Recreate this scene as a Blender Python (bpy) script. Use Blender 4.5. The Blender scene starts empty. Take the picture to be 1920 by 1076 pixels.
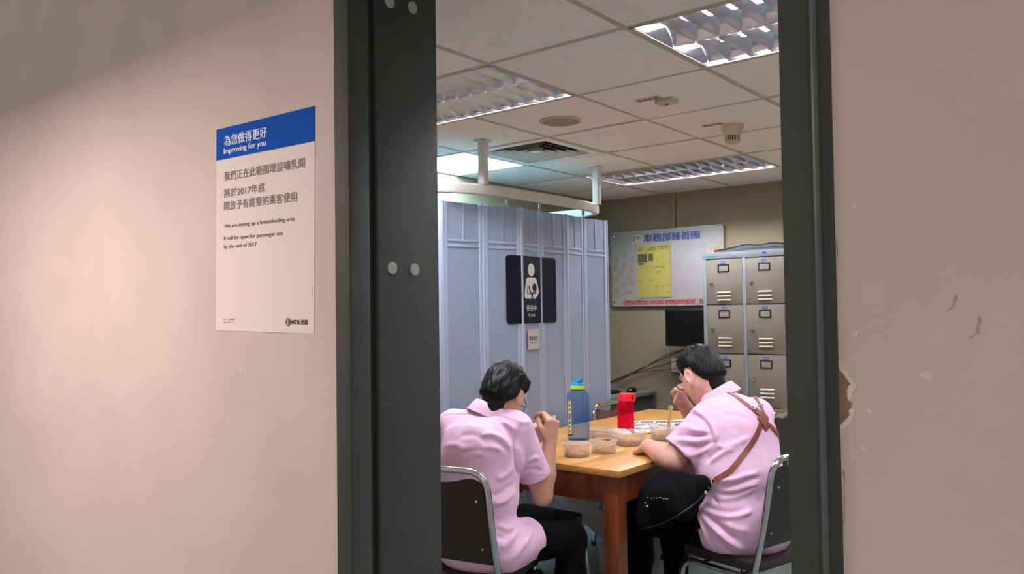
import bpy, bmesh, math, random
import numpy as np
from mathutils import Vector, Matrix
from mathutils.bvhtree import BVHTree

random.seed(7); np.random.seed(7)
SC = bpy.context.scene
COL = SC.collection

# ------------------------------------------------------------------ camera, world, exposure
ZC = 1.46
def camera():
    yaw, pitch, roll = math.radians(38.707), math.radians(1.657), math.radians(-0.7946)
    f = Vector((-math.sin(yaw)*math.cos(pitch), math.cos(yaw)*math.cos(pitch), math.sin(pitch)))
    r = Vector((math.cos(yaw), math.sin(yaw), 0)); u = r.cross(f)
    r2 = r*math.cos(roll)+u*math.sin(roll); u2 = -r*math.sin(roll)+u*math.cos(roll)
    cd = bpy.data.cameras.new('camera'); cd.sensor_width = 36; cd.lens = 36*1526.2/1920; cd.clip_start = .02
    co = bpy.data.objects.new('camera', cd); COL.objects.link(co)
    co.matrix_world = Matrix(((r2.x,u2.x,-f.x,0),(r2.y,u2.y,-f.y,0),(r2.z,u2.z,-f.z,ZC),(0,0,0,1)))
    SC.camera = co
camera()
world = bpy.data.worlds.new('world'); SC.world = world; world.use_nodes = True
world.node_tree.nodes['Background'].inputs[0].default_value = (1,.90,.85,1)
world.node_tree.nodes['Background'].inputs[1].default_value = .50
SC.view_settings.view_transform = 'Standard'; SC.view_settings.look = 'None'
SC.view_settings.gamma = 1; SC.view_settings.use_curve_mapping = False
SC.view_settings.exposure = 0.0
SC.cycles.use_denoising = True
def area(name, loc, sx, sy, power, color, rot=(0,0,0)):
    l = bpy.data.lights.new(name, 'AREA'); l.shape = 'RECTANGLE'; l.size = sx; l.size_y = sy
    l.energy = power; l.color = color
    o = bpy.data.objects.new(name, l); o.location = loc; o.rotation_euler = rot; COL.objects.link(o); return o
# fluorescent batten of the corridor the camera stands in (above and left of the frame)
area('corridor_light', (-2.7,.10,2.245), 1.2, .30, 50, (1,.86,.86))
area('corridor_light', (1.6,-.9,2.38), 1.2, .25, 40, (1,.95,.84))  # unseen light behind and right of the camera, powered to lift the right wall
TUBE_ON = 290.0      # emission strength of the room's fluorescent tubes

# ------------------------------------------------------------------ materials
def s2l(c): return c/12.92 if c <= .04045 else ((c+.055)/1.055)**2.4
def rgb(h):
    if isinstance(h, str):
        h = h.lstrip('#'); return tuple(s2l(int(h[i:i+2],16)/255) for i in (0,2,4))
    return tuple(h)
MATS = {}
def mat(name, col, rough=.6, metal=0, var=0, vscale=6, bump=0, bscale=60, spec=.5, trans=0, emit=0, alpha=1, ior=1.45, col2=None, stretch=None, coat=0):
    if name in MATS: return MATS[name]
    m = bpy.data.materials.new(name); m.use_nodes = True; MATS[name] = m
    nt = m.node_tree; b = nt.nodes['Principled BSDF']; c = rgb(col)
    b.inputs['Base Color'].default_value = (*c,1); b.inputs['Roughness'].default_value = rough
    b.inputs['Metallic'].default_value = metal; b.inputs['Specular IOR Level'].default_value = spec
    b.inputs['Transmission Weight'].default_value = trans; b.inputs['IOR'].default_value = ior
    b.inputs['Alpha'].default_value = alpha; b.inputs['Coat Weight'].default_value = coat
    if emit:
        b.inputs['Emission Color'].default_value = (*c,1); b.inputs['Emission Strength'].default_value = emit
    tc = None
    def coord():
        t = nt.nodes.new('ShaderNodeTexCoord'); out = t.outputs['Object']
        if stretch:
            mp = nt.nodes.new('ShaderNodeMapping'); mp.inputs['Scale'].default_value = stretch
            nt.links.new(out, mp.inputs['Vector']); out = mp.outputs['Vector']
        return out
    if var or col2 is not None:
        tc = coord()
        n = nt.nodes.new('ShaderNodeTexNoise'); n.inputs['Scale'].default_value = vscale; n.inputs['Detail'].default_value = 6
        n.inputs['Roughness'].default_value = .65
        nt.links.new(tc, n.inputs['Vector'])
        r = nt.nodes.new('ShaderNodeValToRGB')
        a = c if col2 is None else c
        z = tuple(max(0,x*(1-var)) for x in c) if col2 is None else rgb(col2)
        w = tuple(min(1,x*(1+var*.6)) for x in c) if col2 is None else c
        r.color_ramp.elements[0].position = .32; r.color_ramp.elements[0].color = (*z,1)
        r.color_ramp.elements[1].position = .68; r.color_ramp.elements[1].color = (*w,1)
        nt.links.new(n.outputs['Fac'], r.inputs['Fac']); nt.links.new(r.outputs['Color'], b.inputs['Base Color'])
    if bump:
        tc = tc or coord()
        n2 = nt.nodes.new('ShaderNodeTexNoise'); n2.inputs['Scale'].default_value = bscale; n2.inputs['Detail'].default_value = 4
        nt.links.new(tc, n2.inputs['Vector'])
        bp = nt.nodes.new('ShaderNodeBump'); bp.inputs['Strength'].default_value = bump; bp.inputs['Distance'].default_value = .004
        nt.links.new(n2.outputs['Fac'], bp.inputs['Height']); nt.links.new(bp.outputs['Normal'], b.inputs['Normal'])
    return m
M_wall  = mat('corridor_wall_paint', '#C3B1A7', .75, var=.07, vscale=2.2, bump=.12, bscale=90)
M_rwall = mat('room_wall_paint', '#8D8269', .8, var=.06, vscale=1.7, bump=.08)
M_frame = mat('charcoal_frame_paint', '#393B38', .6, var=.08, vscale=14, bump=.02, bscale=160, spec=.35)
M_ceil  = mat('ceiling_board', '#F5F0EA', .9, var=.05, vscale=9, bump=.35, bscale=220)
M_grid  = mat('ceiling_grid_paint', '#BDB4A2', .6, var=.08)
M_floor = mat('floor_vinyl', '#6F7B75', .38, var=.14, vscale=5)
M_chrome= mat('chrome', '#C4C6CA', .16, 1, var=.05, vscale=20)
M_alu   = mat('louvre_aluminium', '#D6D6DE', .2, 1, var=.03)
M_tube  = mat('fluorescent_tube_lit', '#F4F1F6', .3, emit=TUBE_ON)
M_tubec = mat('fluorescent_tube_cool_lit', '#C4F4FF', .3, emit=TUBE_ON*1.3)
M_tubeo = mat('fluorescent_tube_unlit', '#E8E8E4', .3, var=.02)
M_house = mat('light_housing_white', '#DCDCDC', .45, var=.03)
M_white = mat('white_enamel', '#D8D6D2', .4, var=.04)
M_cream = mat('cream_plastic', '#C9BFA6', .5, var=.04)
M_dark  = mat('dark_void', '#141414', .8, var=.1)
M_black = mat('black_plastic', '#0B0B0C', .38, var=.1)
M_rubber= mat('black_rubber', '#121212', .7, var=.1)
M_part  = mat('partition_vinyl', '#8E9DB6', .45, var=.04, vscale=3, bump=.08, bscale=300)
M_prail = mat('partition_trim_vinyl', '#A0AEC6', .35, var=.03)
M_navy  = mat('sign_navy_vinyl', '#090B1A', .6, var=.1, spec=.2)
M_swhite= mat('sign_white_vinyl', '#CFCFD2', .5, var=.03)
M_paper = mat('white_paper', '#D9C9C0', .75, var=.025, vscale=3)
M_wpaper= mat('bright_paper', '#E4E0DC', .8, var=.03)
M_blue  = mat('poster_blue_ink', '#0A4CA6', .8, var=.05, spec=.15)
M_ink   = mat('grey_ink', '#6B5F5E', .7, var=.05)
M_inkw  = mat('white_ink', '#D6D9E6', .6, var=.02)
M_inkd  = mat('dark_ink', '#2A2628', .7, var=.05)
M_red   = mat('red_ink', '#B0202C', .6, var=.06)
M_dred  = mat('dark_red_ink', '#7A1F2C', .6, var=.05)
M_bblue = mat('board_blue_ink', '#153F88', .5, var=.06)
M_green = mat('faded_green_ink', '#7FAE8E', .7, var=.1)
M_ghost = mat('faded_print', '#9C918C', .8, var=.12, vscale=40)
M_board = mat('noticeboard_sheet', '#9E9B99', .35, var=.05, vscale=2.5)
M_yellow= mat('yellow_paper', '#AAA152', .75, var=.07, vscale=5)
M_lock  = mat('locker_cream_enamel', '#7A766A', .42, var=.03, bump=.04)
M_lockf = mat('locker_grey_enamel', '#7E848C', .42, var=.04)
M_lblue = mat('blue_sticker', '#27469A', .5, var=.08)
M_teal  = mat('teal_sticker', '#1E8B7A', .5, var=.08)
M_orange= mat('faded_orange_print', '#B98A62', .6, var=.1)
M_wood  = mat('table_top_varnish', '#CA9750', .45, col2='#AE7B3D', vscale=3, stretch=(9,1,9), coat=.06, bump=.03)
M_dwood = mat('table_leg_varnish', '#7E3F1E', .35, col2='#55240F', vscale=3, stretch=(10,10,1.2), bump=.05)
M_gwood = mat('grey_board_paint', '#C2C0BA', .6, var=.08)
M_vinyl = mat('brown_black_vinyl', '#211B19', .55, var=.12, bump=.15, bscale=250)
M_bvinyl= mat('brown_vinyl', '#573A33', .42, var=.1, bump=.15, bscale=250)
M_desk  = mat('desk_grey_laminate', '#6D6F6A', .5, var=.06)
M_shirt = mat('pink_cotton', '#EDC6E4', .85, var=.03, vscale=12, bump=.22, bscale=38, spec=.2)
M_seam  = mat('pink_stitching', '#E0B4D8', .9, var=.05, spec=.2)
M_trous = mat('black_trouser_cloth', '#070709', .9, var=.15, bump=.2, bscale=90, spec=.12)
M_skin  = mat('skin', '#C4947C', .55, var=.07, vscale=9, bump=.06, bscale=220)
M_skin2 = mat('skin_fair', '#D9A898', .55, var=.07, vscale=9, bump=.06, bscale=220)
M_hair  = mat('black_hair', '#08080A', .5, var=.3, vscale=30, bump=.6, bscale=160, stretch=(1,1,.35), spec=.22)
M_leath = mat('brown_strap_leather', '#7A4136', .45, var=.14, bump=.15, bscale=200)
M_bag   = mat('black_bag_nylon', '#07070A', .9, spec=.12, var=.15, bump=.2, bscale=150)
M_gold  = mat('brass', '#C9A35A', .25, 1, var=.05)
M_stick = mat('bare_wood', '#D8B58A', .7, var=.1, stretch=(4,4,1))
M_food1 = mat('noodles_and_meat', '#B98A58', .5, col2='#7A4626', vscale=60, bump=.6, bscale=90)
M_food2 = mat('yellow_vegetables', '#C9A43E', .5, col2='#8F6A2A', vscale=60, bump=.6, bscale=90)
M_food3 = mat('rice_and_meat', '#C7A27E', .5, col2='#96694A', vscale=60, bump=.6, bscale=90)
M_chili = mat('red_chilli', '#8E1F1C', .4, var=.2)
M_scuff = mat('bare_brown_plaster', '#84654F', .9, var=.2, vscale=20)
M_chip  = mat('chipped_paint_edge', '#D0C3B7', .9, var=.1, vscale=20)
M_stain = mat('grey_dirt', '#A6968A', .9, var=.1, vscale=20)

def clear(name, col, mixf=.5, rough=.25, edge=.26, nse=.12):
    """thin translucent plastic: part see-through, part milky"""
    m = bpy.data.materials.new(name); m.use_nodes = True; nt = m.node_tree
    b = nt.nodes['Principled BSDF']; b.inputs['Base Color'].default_value = (*rgb(col),1); b.inputs['Roughness'].default_value = rough
    t = nt.nodes.new('ShaderNodeBsdfTransparent'); t.inputs[0].default_value = (*[min(1,x*.55+.45) for x in rgb(col)],1)
    lw = nt.nodes.new('ShaderNodeLayerWeight'); lw.inputs['Blend'].default_value = .35
    ma = nt.nodes.new('ShaderNodeMath'); ma.operation = 'MULTIPLY_ADD'; ma.inputs[1].default_value = edge; ma.inputs[2].default_value = mixf
    nz = nt.nodes.new('ShaderNodeTexNoise'); nz.inputs['Scale'].default_value = 14
    mb = nt.nodes.new('ShaderNodeMath'); mb.operation = 'MULTIPLY_ADD'; mb.inputs[1].default_value = nse
    mx = nt.nodes.new('ShaderNodeMixShader'); out = nt.nodes['Material Output']
    nt.links.new(lw.outputs['Facing'], ma.inputs[0]); nt.links.new(nz.outputs['Fac'], mb.inputs[0]); nt.links.new(ma.outputs[0], mb.inputs[2])
    nt.links.new(mb.outputs[0], mx.inputs[0])
    nt.links.new(t.outputs[0], mx.inputs[1]); nt.links.new(b.outputs[0], mx.inputs[2]); nt.links.new(mx.outputs[0], out.inputs['Surface'])
    MATS[name] = m; return m
M_lens  = clear('spectacle_lens', '#F4F6F8', .0, .05)
M_tub   = clear('translucent_tub_plastic', '#F2EDE9', .15)
def tinted(name, col, tint, mixf, rough=.12):
    m = clear(name, col, mixf, rough, .14, .04)
    for n in m.node_tree.nodes:
        if n.type == 'BSDF_TRANSPARENT': n.inputs[0].default_value = (*tint,1)
    return m
M_bluep = tinted('blue_tritan', '#2A5FB0', (.85,.91,.985), .01)
M_redp  = tinted('red_tritan', '#E01248', (.97,.32,.48), .16)
M_cap   = mat('turquoise_cap', '#1596C8', .4, var=.05)
M_lime  = mat('lime_band', '#C6D63A', .45, var=.05)
M_rcap  = mat('red_cap', '#F02038', .4, var=.04)
M_water = tinted('water', '#9FB8D8', (.86,.92,.98), .08)
M_glassy= mat('monitor_screen', '#040405', .5, var=.1, spec=.2)

# ------------------------------------------------------------------ mesh helpers
class MB:
    def __init__(s): s.v=[]; s.f=[]
    def add(s, vs, fs):
        o=len(s.v); s.v += [tuple(p) for p in vs]; s.f += [tuple(i+o for i in f) for f in fs]; return s
    def box(s, x0,x1,y0,y1,z0,z1):
        return s.add([(x0,y0,z0),(x1,y0,z0),(x1,y1,z0),(x0,y1,z0),(x0,y0,z1),(x1,y0,z1),(x1,y1,z1),(x0,y1,z1)],
          [(0,3,2,1),(4,5,6,7),(0,1,5,4),(1,2,6,5),(2,3,7,6),(3,0,4,7)])
    def obox(s, a, b, w, h, up=(0,0,1)):
        """beam from a to b, w wide (sideways), h high (along up)"""
        a=Vector(a); b=Vector(b); d=(b-a).normalized(); side=d.cross(Vector(up)).normalized(); u=side.cross(d)
        vs=[]
        for p in (a,b):
            for i,j in ((-1,-1),(1,-1),(1,1),(-1,1)): vs.append(p+side*i*w/2+u*j*h/2)
        return s.add(vs,[(0,1,2,3),(7,6,5,4),(0,4,5,1),(1,5,6,2),(2,6,7,3),(3,7,4,0)])
    def tube(s, pts, r, n=12, closed=False, caps=True, flat=1.0, rs=None):
        pts=[Vector(p) for p in pts]; N=len(pts); vs=[]; fs=[]; up=None
        for i,p in enumerate(pts):
            if closed: t=(pts[(i+1)%N]-pts[i-1]).normalized()
            else: t=((pts[i+1] if i<N-1 else p)-(pts[i-1] if i>0 else p)).normalized()
            if up is None:
                up=Vector((0,0,1)) if abs(t.z)<.9 else Vector((1,0,0))
            up=(up-t*up.dot(t)).normalized(); sd=t.cross(up)
            rr=rs[i] if rs else r
            for k in range(n):
                a=2*math.pi*k/n; vs.append(p+sd*math.cos(a)*rr*flat+up*math.sin(a)*rr)
        m=N if closed else N-1
        for i in range(m):
            for k in range(n):
                a=i*n+k; b=i*n+(k+1)%n; c=((i+1)%N)*n+(k+1)%n; d=((i+1)%N)*n+k
                fs.append((a,b,c,d))
        if caps and not closed:
            fs.append(tuple(range(n))[::-1]); fs.append(tuple((N-1)*n+k for k in range(n)))
        return s.add(vs,fs)
    def lathe(s, prof, n=24, c=(0,0,0), axis=None, sx=1, sy=1):
        vs=[];fs=[]; c=Vector(c)
        q=Vector((0,0,1)).rotation_difference(Vector(axis)).to_matrix() if axis is not None else Matrix.Identity(3)
        for r,z in prof:
            for k in range(n):
                a=2*math.pi*k/n; vs.append(c+q@Vector((r*math.cos(a)*sx,r*math.sin(a)*sy,z)))
        for i in range(len(prof)-1):
            for k in range(n):
                fs.append((i*n+k,i*n+(k+1)%n,(i+1)*n+(k+1)%n,(i+1)*n+k))
        if prof[0][0]>1e-6: fs.append(tuple(range(n))[::-1])
        if prof[-1][0]>1e-6: fs.append(tuple((len(prof)-1)*n+k for k in range(n)))
        return s.add(vs,fs)
    def prism(s, poly, o, ux, uy, h):
        """poly (2D, counter-clockwise seen from ux x uy) extruded h along the normal"""
        o=Vector(o);ux=Vector(ux);uy=Vector(uy);n=ux.cross(uy).normalized(); N=len(poly)
        vs=[o+ux*x+uy*y for x,y in poly]+[o+ux*x+uy*y+n*h for x,y in poly]
        fs=[tuple(range(N))[::-1],tuple(range(N,2*N))]+[(i,(i+1)%N,N+(i+1)%N,N+i) for i in range(N)]
        return s.add(vs,fs)
    def xf(s, M): s.v=[tuple(M@Vector(p)) for p in s.v]; return s
    def build(s, name, m, parent=None, bevel=0, smooth=35, seg=2):
        me=bpy.data.meshes.new(name); me.from_pydata(s.v,[],s.f); me.update()
        if bevel:
            bm=bmesh.new(); bm.from_mesh(me)
            ed=[e for e in bm.edges if len(e.link_faces)==2 and e.calc_face_angle(0)>.5]
            bmesh.ops.bevel(bm, geom=ed, offset=bevel, segments=seg, profile=.5, affect='EDGES', clamp_overlap=True)
            bm.to_mesh(me); bm.free()
        if smooth:
            me.polygons.foreach_set('use_smooth',[True]*len(me.polygons)); me.set_sharp_from_angle(angle=math.radians(smooth))
        me.materials.append(m)
        return link(name, me, parent)
def link(name, me, parent=None):
    o=bpy.data.objects.new(name, me); COL.objects.link(o)
    if parent is not None: o.parent=parent
    return o
def tag(o, label=None, cat=None, group=None, kind=None):
    if label: o['label']=label
    if cat: o['category']=cat
    if group: o['group']=group
    if kind: o['kind']=kind
    return o
def thing(name, label, cat, loc=(0,0,0), rz=0, group=None):
    o=bpy.data.objects.new(name,None); o.empty_display_size=.1; COL.objects.link(o); o.location=loc; o.rotation_euler=(0,0,rz)
    return tag(o,label,cat,group)
def struct(o): o['kind']='structure'; return o
def clone(o, parent=None):
    c=o.copy(); COL.objects.link(c)
    if parent is not None: c.parent=parent
    for ch in o.children: clone(ch,c)
    return c
def arc(c, r, a0, a1, n, ax, ay):
    c=Vector(c);ax=Vector(ax);ay=Vector(ay)
    return [c+ax*r*math.cos(a0+(a1-a0)*i/n)+ay*r*math.sin(a0+(a1-a0)*i/n) for i in range(n+1)]
def fillet(pts, r, n=5):
    pts=[Vector(p) for p in pts]; out=[pts[0]]
    for i in range(1,len(pts)-1):
        p=pts[i]; a=(pts[i-1]-p); b=(pts[i+1]-p); t=min(r,a.length*.49,b.length*.49); A=p+a.normalized()*t; B=p+b.normalized()*t
        for k in range(n+1):
            u=k/n; out.append(A*(1-u)**2+p*2*u*(1-u)+B*u*u)
    return out+[pts[-1]]
def spline(pts, n=6):
    P=[Vector(p) for p in pts]; P=[P[0]*2-P[1]]+P+[P[-1]*2-P[-2]]; out=[]
    for i in range(1,len(P)-2):
        for k in range(n):
            t=k/n; a,b,c,d=P[i-1:i+3]
            out.append(.5*((2*b)+(c-a)*t+(2*a-5*b+4*c-d)*t*t+(3*b-a-3*c+d)*t**3))
    return out+[P[-2]]
def rrect(w,h,r,n=4,cx=0,cy=0):
    o=[]
    for (sx,sy,a0) in ((1,1,0),(-1,1,90),(-1,-1,180),(1,-1,270)):
        for k in range(n+1):
            a=math.radians(a0+90*k/n); o.append((cx+sx*(w/2-r)+r*math.cos(a),cy+sy*(h/2-r)+r*math.sin(a)))
    return o
def lettering(s, name, m, parent, o, ux, uy, w, h, bold=0, depth=.0004, local=False, shear=0):
    """one line of text as flat raised mesh; its ink box is fitted to w x h from lower-left o"""
    cu=bpy.data.curves.new('t','FONT'); cu.body=s; cu.resolution_u=3; cu.fill_mode='FRONT'; cu.shear=shear
    t=bpy.data.objects.new('t',cu); COL.objects.link(t)
    dg=bpy.context.evaluated_depsgraph_get(); me=bpy.data.meshes.new_from_object(t.evaluated_get(dg))
    bpy.data.objects.remove(t); bpy.data.curves.remove(cu)
    n=len(me.vertices); a=np.zeros(n*3); me.vertices.foreach_get('co',a); a=a.reshape(-1,3)
    lo=a.min(0);hi=a.max(0); a=(a-lo)/np.maximum(hi-lo,1e-6)
    O=np.array(o,float);U=np.array(Vector(ux).normalized());V=np.array(Vector(uy).normalized());N=np.cross(U,V)
    p=O+a[:,:1]*w*U+a[:,1:2]*h*V+N*depth
    me.vertices.foreach_set('co',p.ravel()); me.update()
    if bold:
        bm=bmesh.new(); bm.from_mesh(me); g0=list(bm.verts)+list(bm.edges)+list(bm.faces); q=bold*h
        for i_,(dx,dy) in enumerate(((q,0),(-q,0),(0,q*.6))):
            r=bmesh.ops.duplicate(bm,geom=g0); bmesh.ops.translate(bm,verts=[e for e in r['geom'] if isinstance(e,bmesh.types.BMVert)],vec=Vector(U*dx+V*dy-N*.00007*(i_+1)))
        bm.to_mesh(me); bm.free()
    me.materials.clear(); me.materials.append(m); me.name=name
    return link(name,me,parent)

# ------------------------------------------------------------------ the room shell
CEIL=2.393; W0=1.20; W1=1.42; XL=-3.768; XR=2.232; YB=5.928
DX0,DX1,DZ=-1.446,-.370,2.42      # rough opening of the doorway
DH=2.34                           # underside of the frame head
floor=struct(MB().box(-6,3,-2.0,YB+.1,-.1,0).build('floor',M_floor))
def wall_front():
    b=MB()
    b.box(-6,DX0,W0,W1,0,2.9); b.box(DX1,3,W0,W1,0,2.9); b.box(DX0,DX1,W0,W1,DZ,2.9)
    o=struct(b.build('wall_front',M_wall,smooth=0))
    # chipped paint and scuffs beside the right jamb
    def blob(pts, m, name, h):
        poly=[(x,z) for x,z in pts]
        if sum(poly[i][0]*poly[(i+1)%len(poly)][1]-poly[(i+1)%len(poly)][0]*poly[i][1] for i in range(len(poly)))<0: poly=poly[::-1]
        MB().prism(poly,(0,W0+.0002,0),(1,0,0),(0,0,1),h).build(name,m,o,smooth=0)
    rnd=random.Random(3)
    def rough(pts,j):
        q=[]
        for i in range(len(pts)):
            a=pts[i];b2=pts[(i+1)%len(pts)]
            for k in range(4):
                t=k/4; q.append((a[0]+(b2[0]-a[0])*t+rnd.uniform(-j,j),a[1]+(b2[1]-a[1])*t+rnd.uniform(-j,j)))
        return q
    blob(rough([(-.368,1.385),(-.357,1.372),(-.350,1.357),(-.342,1.350),(-.347,1.338),(-.352,1.325),(-.346,1.312),(-.350,1.300),(-.357,1.288),(-.368,1.276)],.0022),M_chip,'paint_chip',.0008)
    blob(rough([(-.368,1.375),(-.360,1.365),(-.352,1.350),(-.357,1.337),(-.350,1.318),(-.354,1.305),(-.361,1.295),(-.368,1.290)],.0020),M_scuff,'paint_chip',.0014)
    for cx,cz,w,h in ((-.341,1.42,.003,.004),(-.327,1.312,.005,.004),(-.252,1.364,.010,.007),(-.34,1.60,.004,.003),(-1.86,1.32,.007,.005),(-1.93,1.36,.004,.003),(-2.9,1.25,.006,.004),(-.30,1.02,.012,.004),(-.335,1.26,.004,.004)):
        blob(rough([(cx-w,cz),(cx-w*.3,cz+h),(cx+w,cz+h*.5),(cx+w*.6,cz-h)],.001),M_chip,'paint_chip',.0006)
    for cx,cz,w,h in ((-.192,1.43,.008,.016),(-.219,1.462,.008,.012),(-.365,1.18,.005,.05),(-.366,1.50,.003,.06)):
        blob(rough([(cx-w,cz-h),(cx,cz-h*.2),(cx+w*.4,cz+h),(cx+w,cz+h*.7),(cx+w*.3,cz-h*.5)],.0012),M_stain,'scuff_mark',.0003)
    return o
wall_front()
struct(MB().box(XL-.1,XL,W1,YB,0,2.9).build('wall_left',M_rwall))
struct(MB().box(XR,XR+.1,W1,YB,0,2.9).build('wall_right',mat('pale_wall_paint','#D8D2C6',.8,var=.04,vscale=2)))
struct(MB().box(XL-.1,XR+.1,YB,YB+.1,0,2.9).build('wall_back',M_rwall))
# conduit running down the back wall to the noticeboard
pp=MB().tube([(-3.06,YB-.014,CEIL),(-3.06,YB-.014,2.1)],.011,10); pp.tube([(-3.06,YB-.014,2.17),(-3.06,YB-.014,2.14)],.018,10)
tag(pp.build('conduit',mat('conduit_paint','#A08C66',.6,var=.1)),'thin painted conduit running down the back wall to the noticeboard','conduit')

def door_frame():
    o=struct(MB().box(DX0,DX1,1.185,1.47,DH,DZ).build('door_1',M_frame,bevel=.002))   # head of the frame
    # left jamb: face strip, deep shadowed rebate, wide reveal plate
    p=[(-1.450,1.176),(-1.401,1.176),(-1.400,1.182),(-1.401,1.236),(-1.425,1.238),(-1.425,1.262),(-1.411,1.262),(-1.406,1.266),(-1.406,1.464),(-1.425,1.470),(-1.450,1.47)]
    MB().prism([(x,y) for x,y in p],(0,0,0),(1,0,0),(0,1,0),DH).build('jamb',M_frame,o,bevel=.0015)
    # right jamb: face, rounded bead, outer return
    q=[(-.440,1.195),(-.393,1.195),(-.391,1.190),(-.387,1.187),(-.383,1.190),(-.381,1.196),(-.366,1.198),(-.366,1.47),(-.440,1.47)]
    MB().prism(q,(0,0,0),(1,0,0),(0,1,0),DH).build('jamb',M_frame,o,bevel=.0012)
    bead=MB().tube([(-.387,1.190,0),(-.387,1.190,DH)],.0052,10).build('bead',mat('worn_bead_paint','#4B5556',.32,var=.2,vscale=30),o)
    for y,z in ((1.307,1.563),(1.380,1.562),(1.307,2.191),(1.382,2.199)):
        MB().lathe([(.0148,-.002),(.0148,.002),(.0132,.0035),(0,.004)],20,(-1.406,y,z),(1,0,0)).build('screw_cap',mat('grey_screw_cap','#A8A49E',.45,var=.1),o)
door_frame()

# ------------------------------------------------------------------ ceiling: boards on an exposed grid
ceiling=struct(MB().box(XL,XR,W1,YB,CEIL+.30,CEIL+.34).build('ceiling',M_dark,smooth=0))
GX=[XR-.6*k for k in range(11)]; GY=[W1,1.728]+[2.328+.6*j for j in range(7)]
lights=[(-1.368,-.168,2.328,2.928),(-3.168,-1.968,2.328,2.928),(-3.168,-1.968,4.728,5.328),(-3.768,-3.168,3.528,4.128),(-1.368,-.168,4.728,5.328),(.432,1.632,2.328,2.928),(.432,1.632,4.728,5.328)]
vent_cell=(-3.168,-2.568,3.528,4.128)
def covered(x,y):
    return any(a<x<b and c<y<d for a,b,c,d in lights+[vent_cell])
g=.012
tiles={}
for i in range(10):
    for j in range(len(GY)-1):
        x0,x1,y0,y1=GX[i+1],GX[i],GY[j],GY[j+1]
        if covered((x0+x1)/2,(y0+y1)/2): continue
        key=round(y1-y0,3)
        if key not in tiles:
            w,h=.6/2-.004,(y1-y0)/2-.004
            o=MB().box(-w,w,-h,h,0,.014).build('ceiling_tile',M_ceil,ceiling,bevel=.003); tiles[key]=o.data
        else: o=link('ceiling_tile',tiles[key],ceiling)
        o.location=((x0+x1)/2,(y0+y1)/2,CEIL-.001+random.uniform(-.0015,.0012)); o.rotation_euler=(random.uniform(-.002,.002),random.uniform(-.002,.002),0)
for k,x in enumerate(GX):
    cuts=sorted((c,d) for a,b,c,d in lights if a+.01<x<b-.01); y=W1
    for c,d in cuts+[(YB,YB)]:
        MB().box(x-.011,x+.011,y,c,CEIL-.003,CEIL).build('grid_bar',M_grid,ceiling,smooth=0); y=d
for y in GY:
    for i in range(10):
        if any(a<(GX[i]+GX[i+1])/2<b and c+.01<y<d-.01 for a,b,c,d in lights): continue
        MB().box(GX[i+1]+.011,GX[i]-.011,y-.011,y+.011,CEIL-.003,CEIL).build('grid_bar',M_grid,ceiling,smooth=0)

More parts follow.
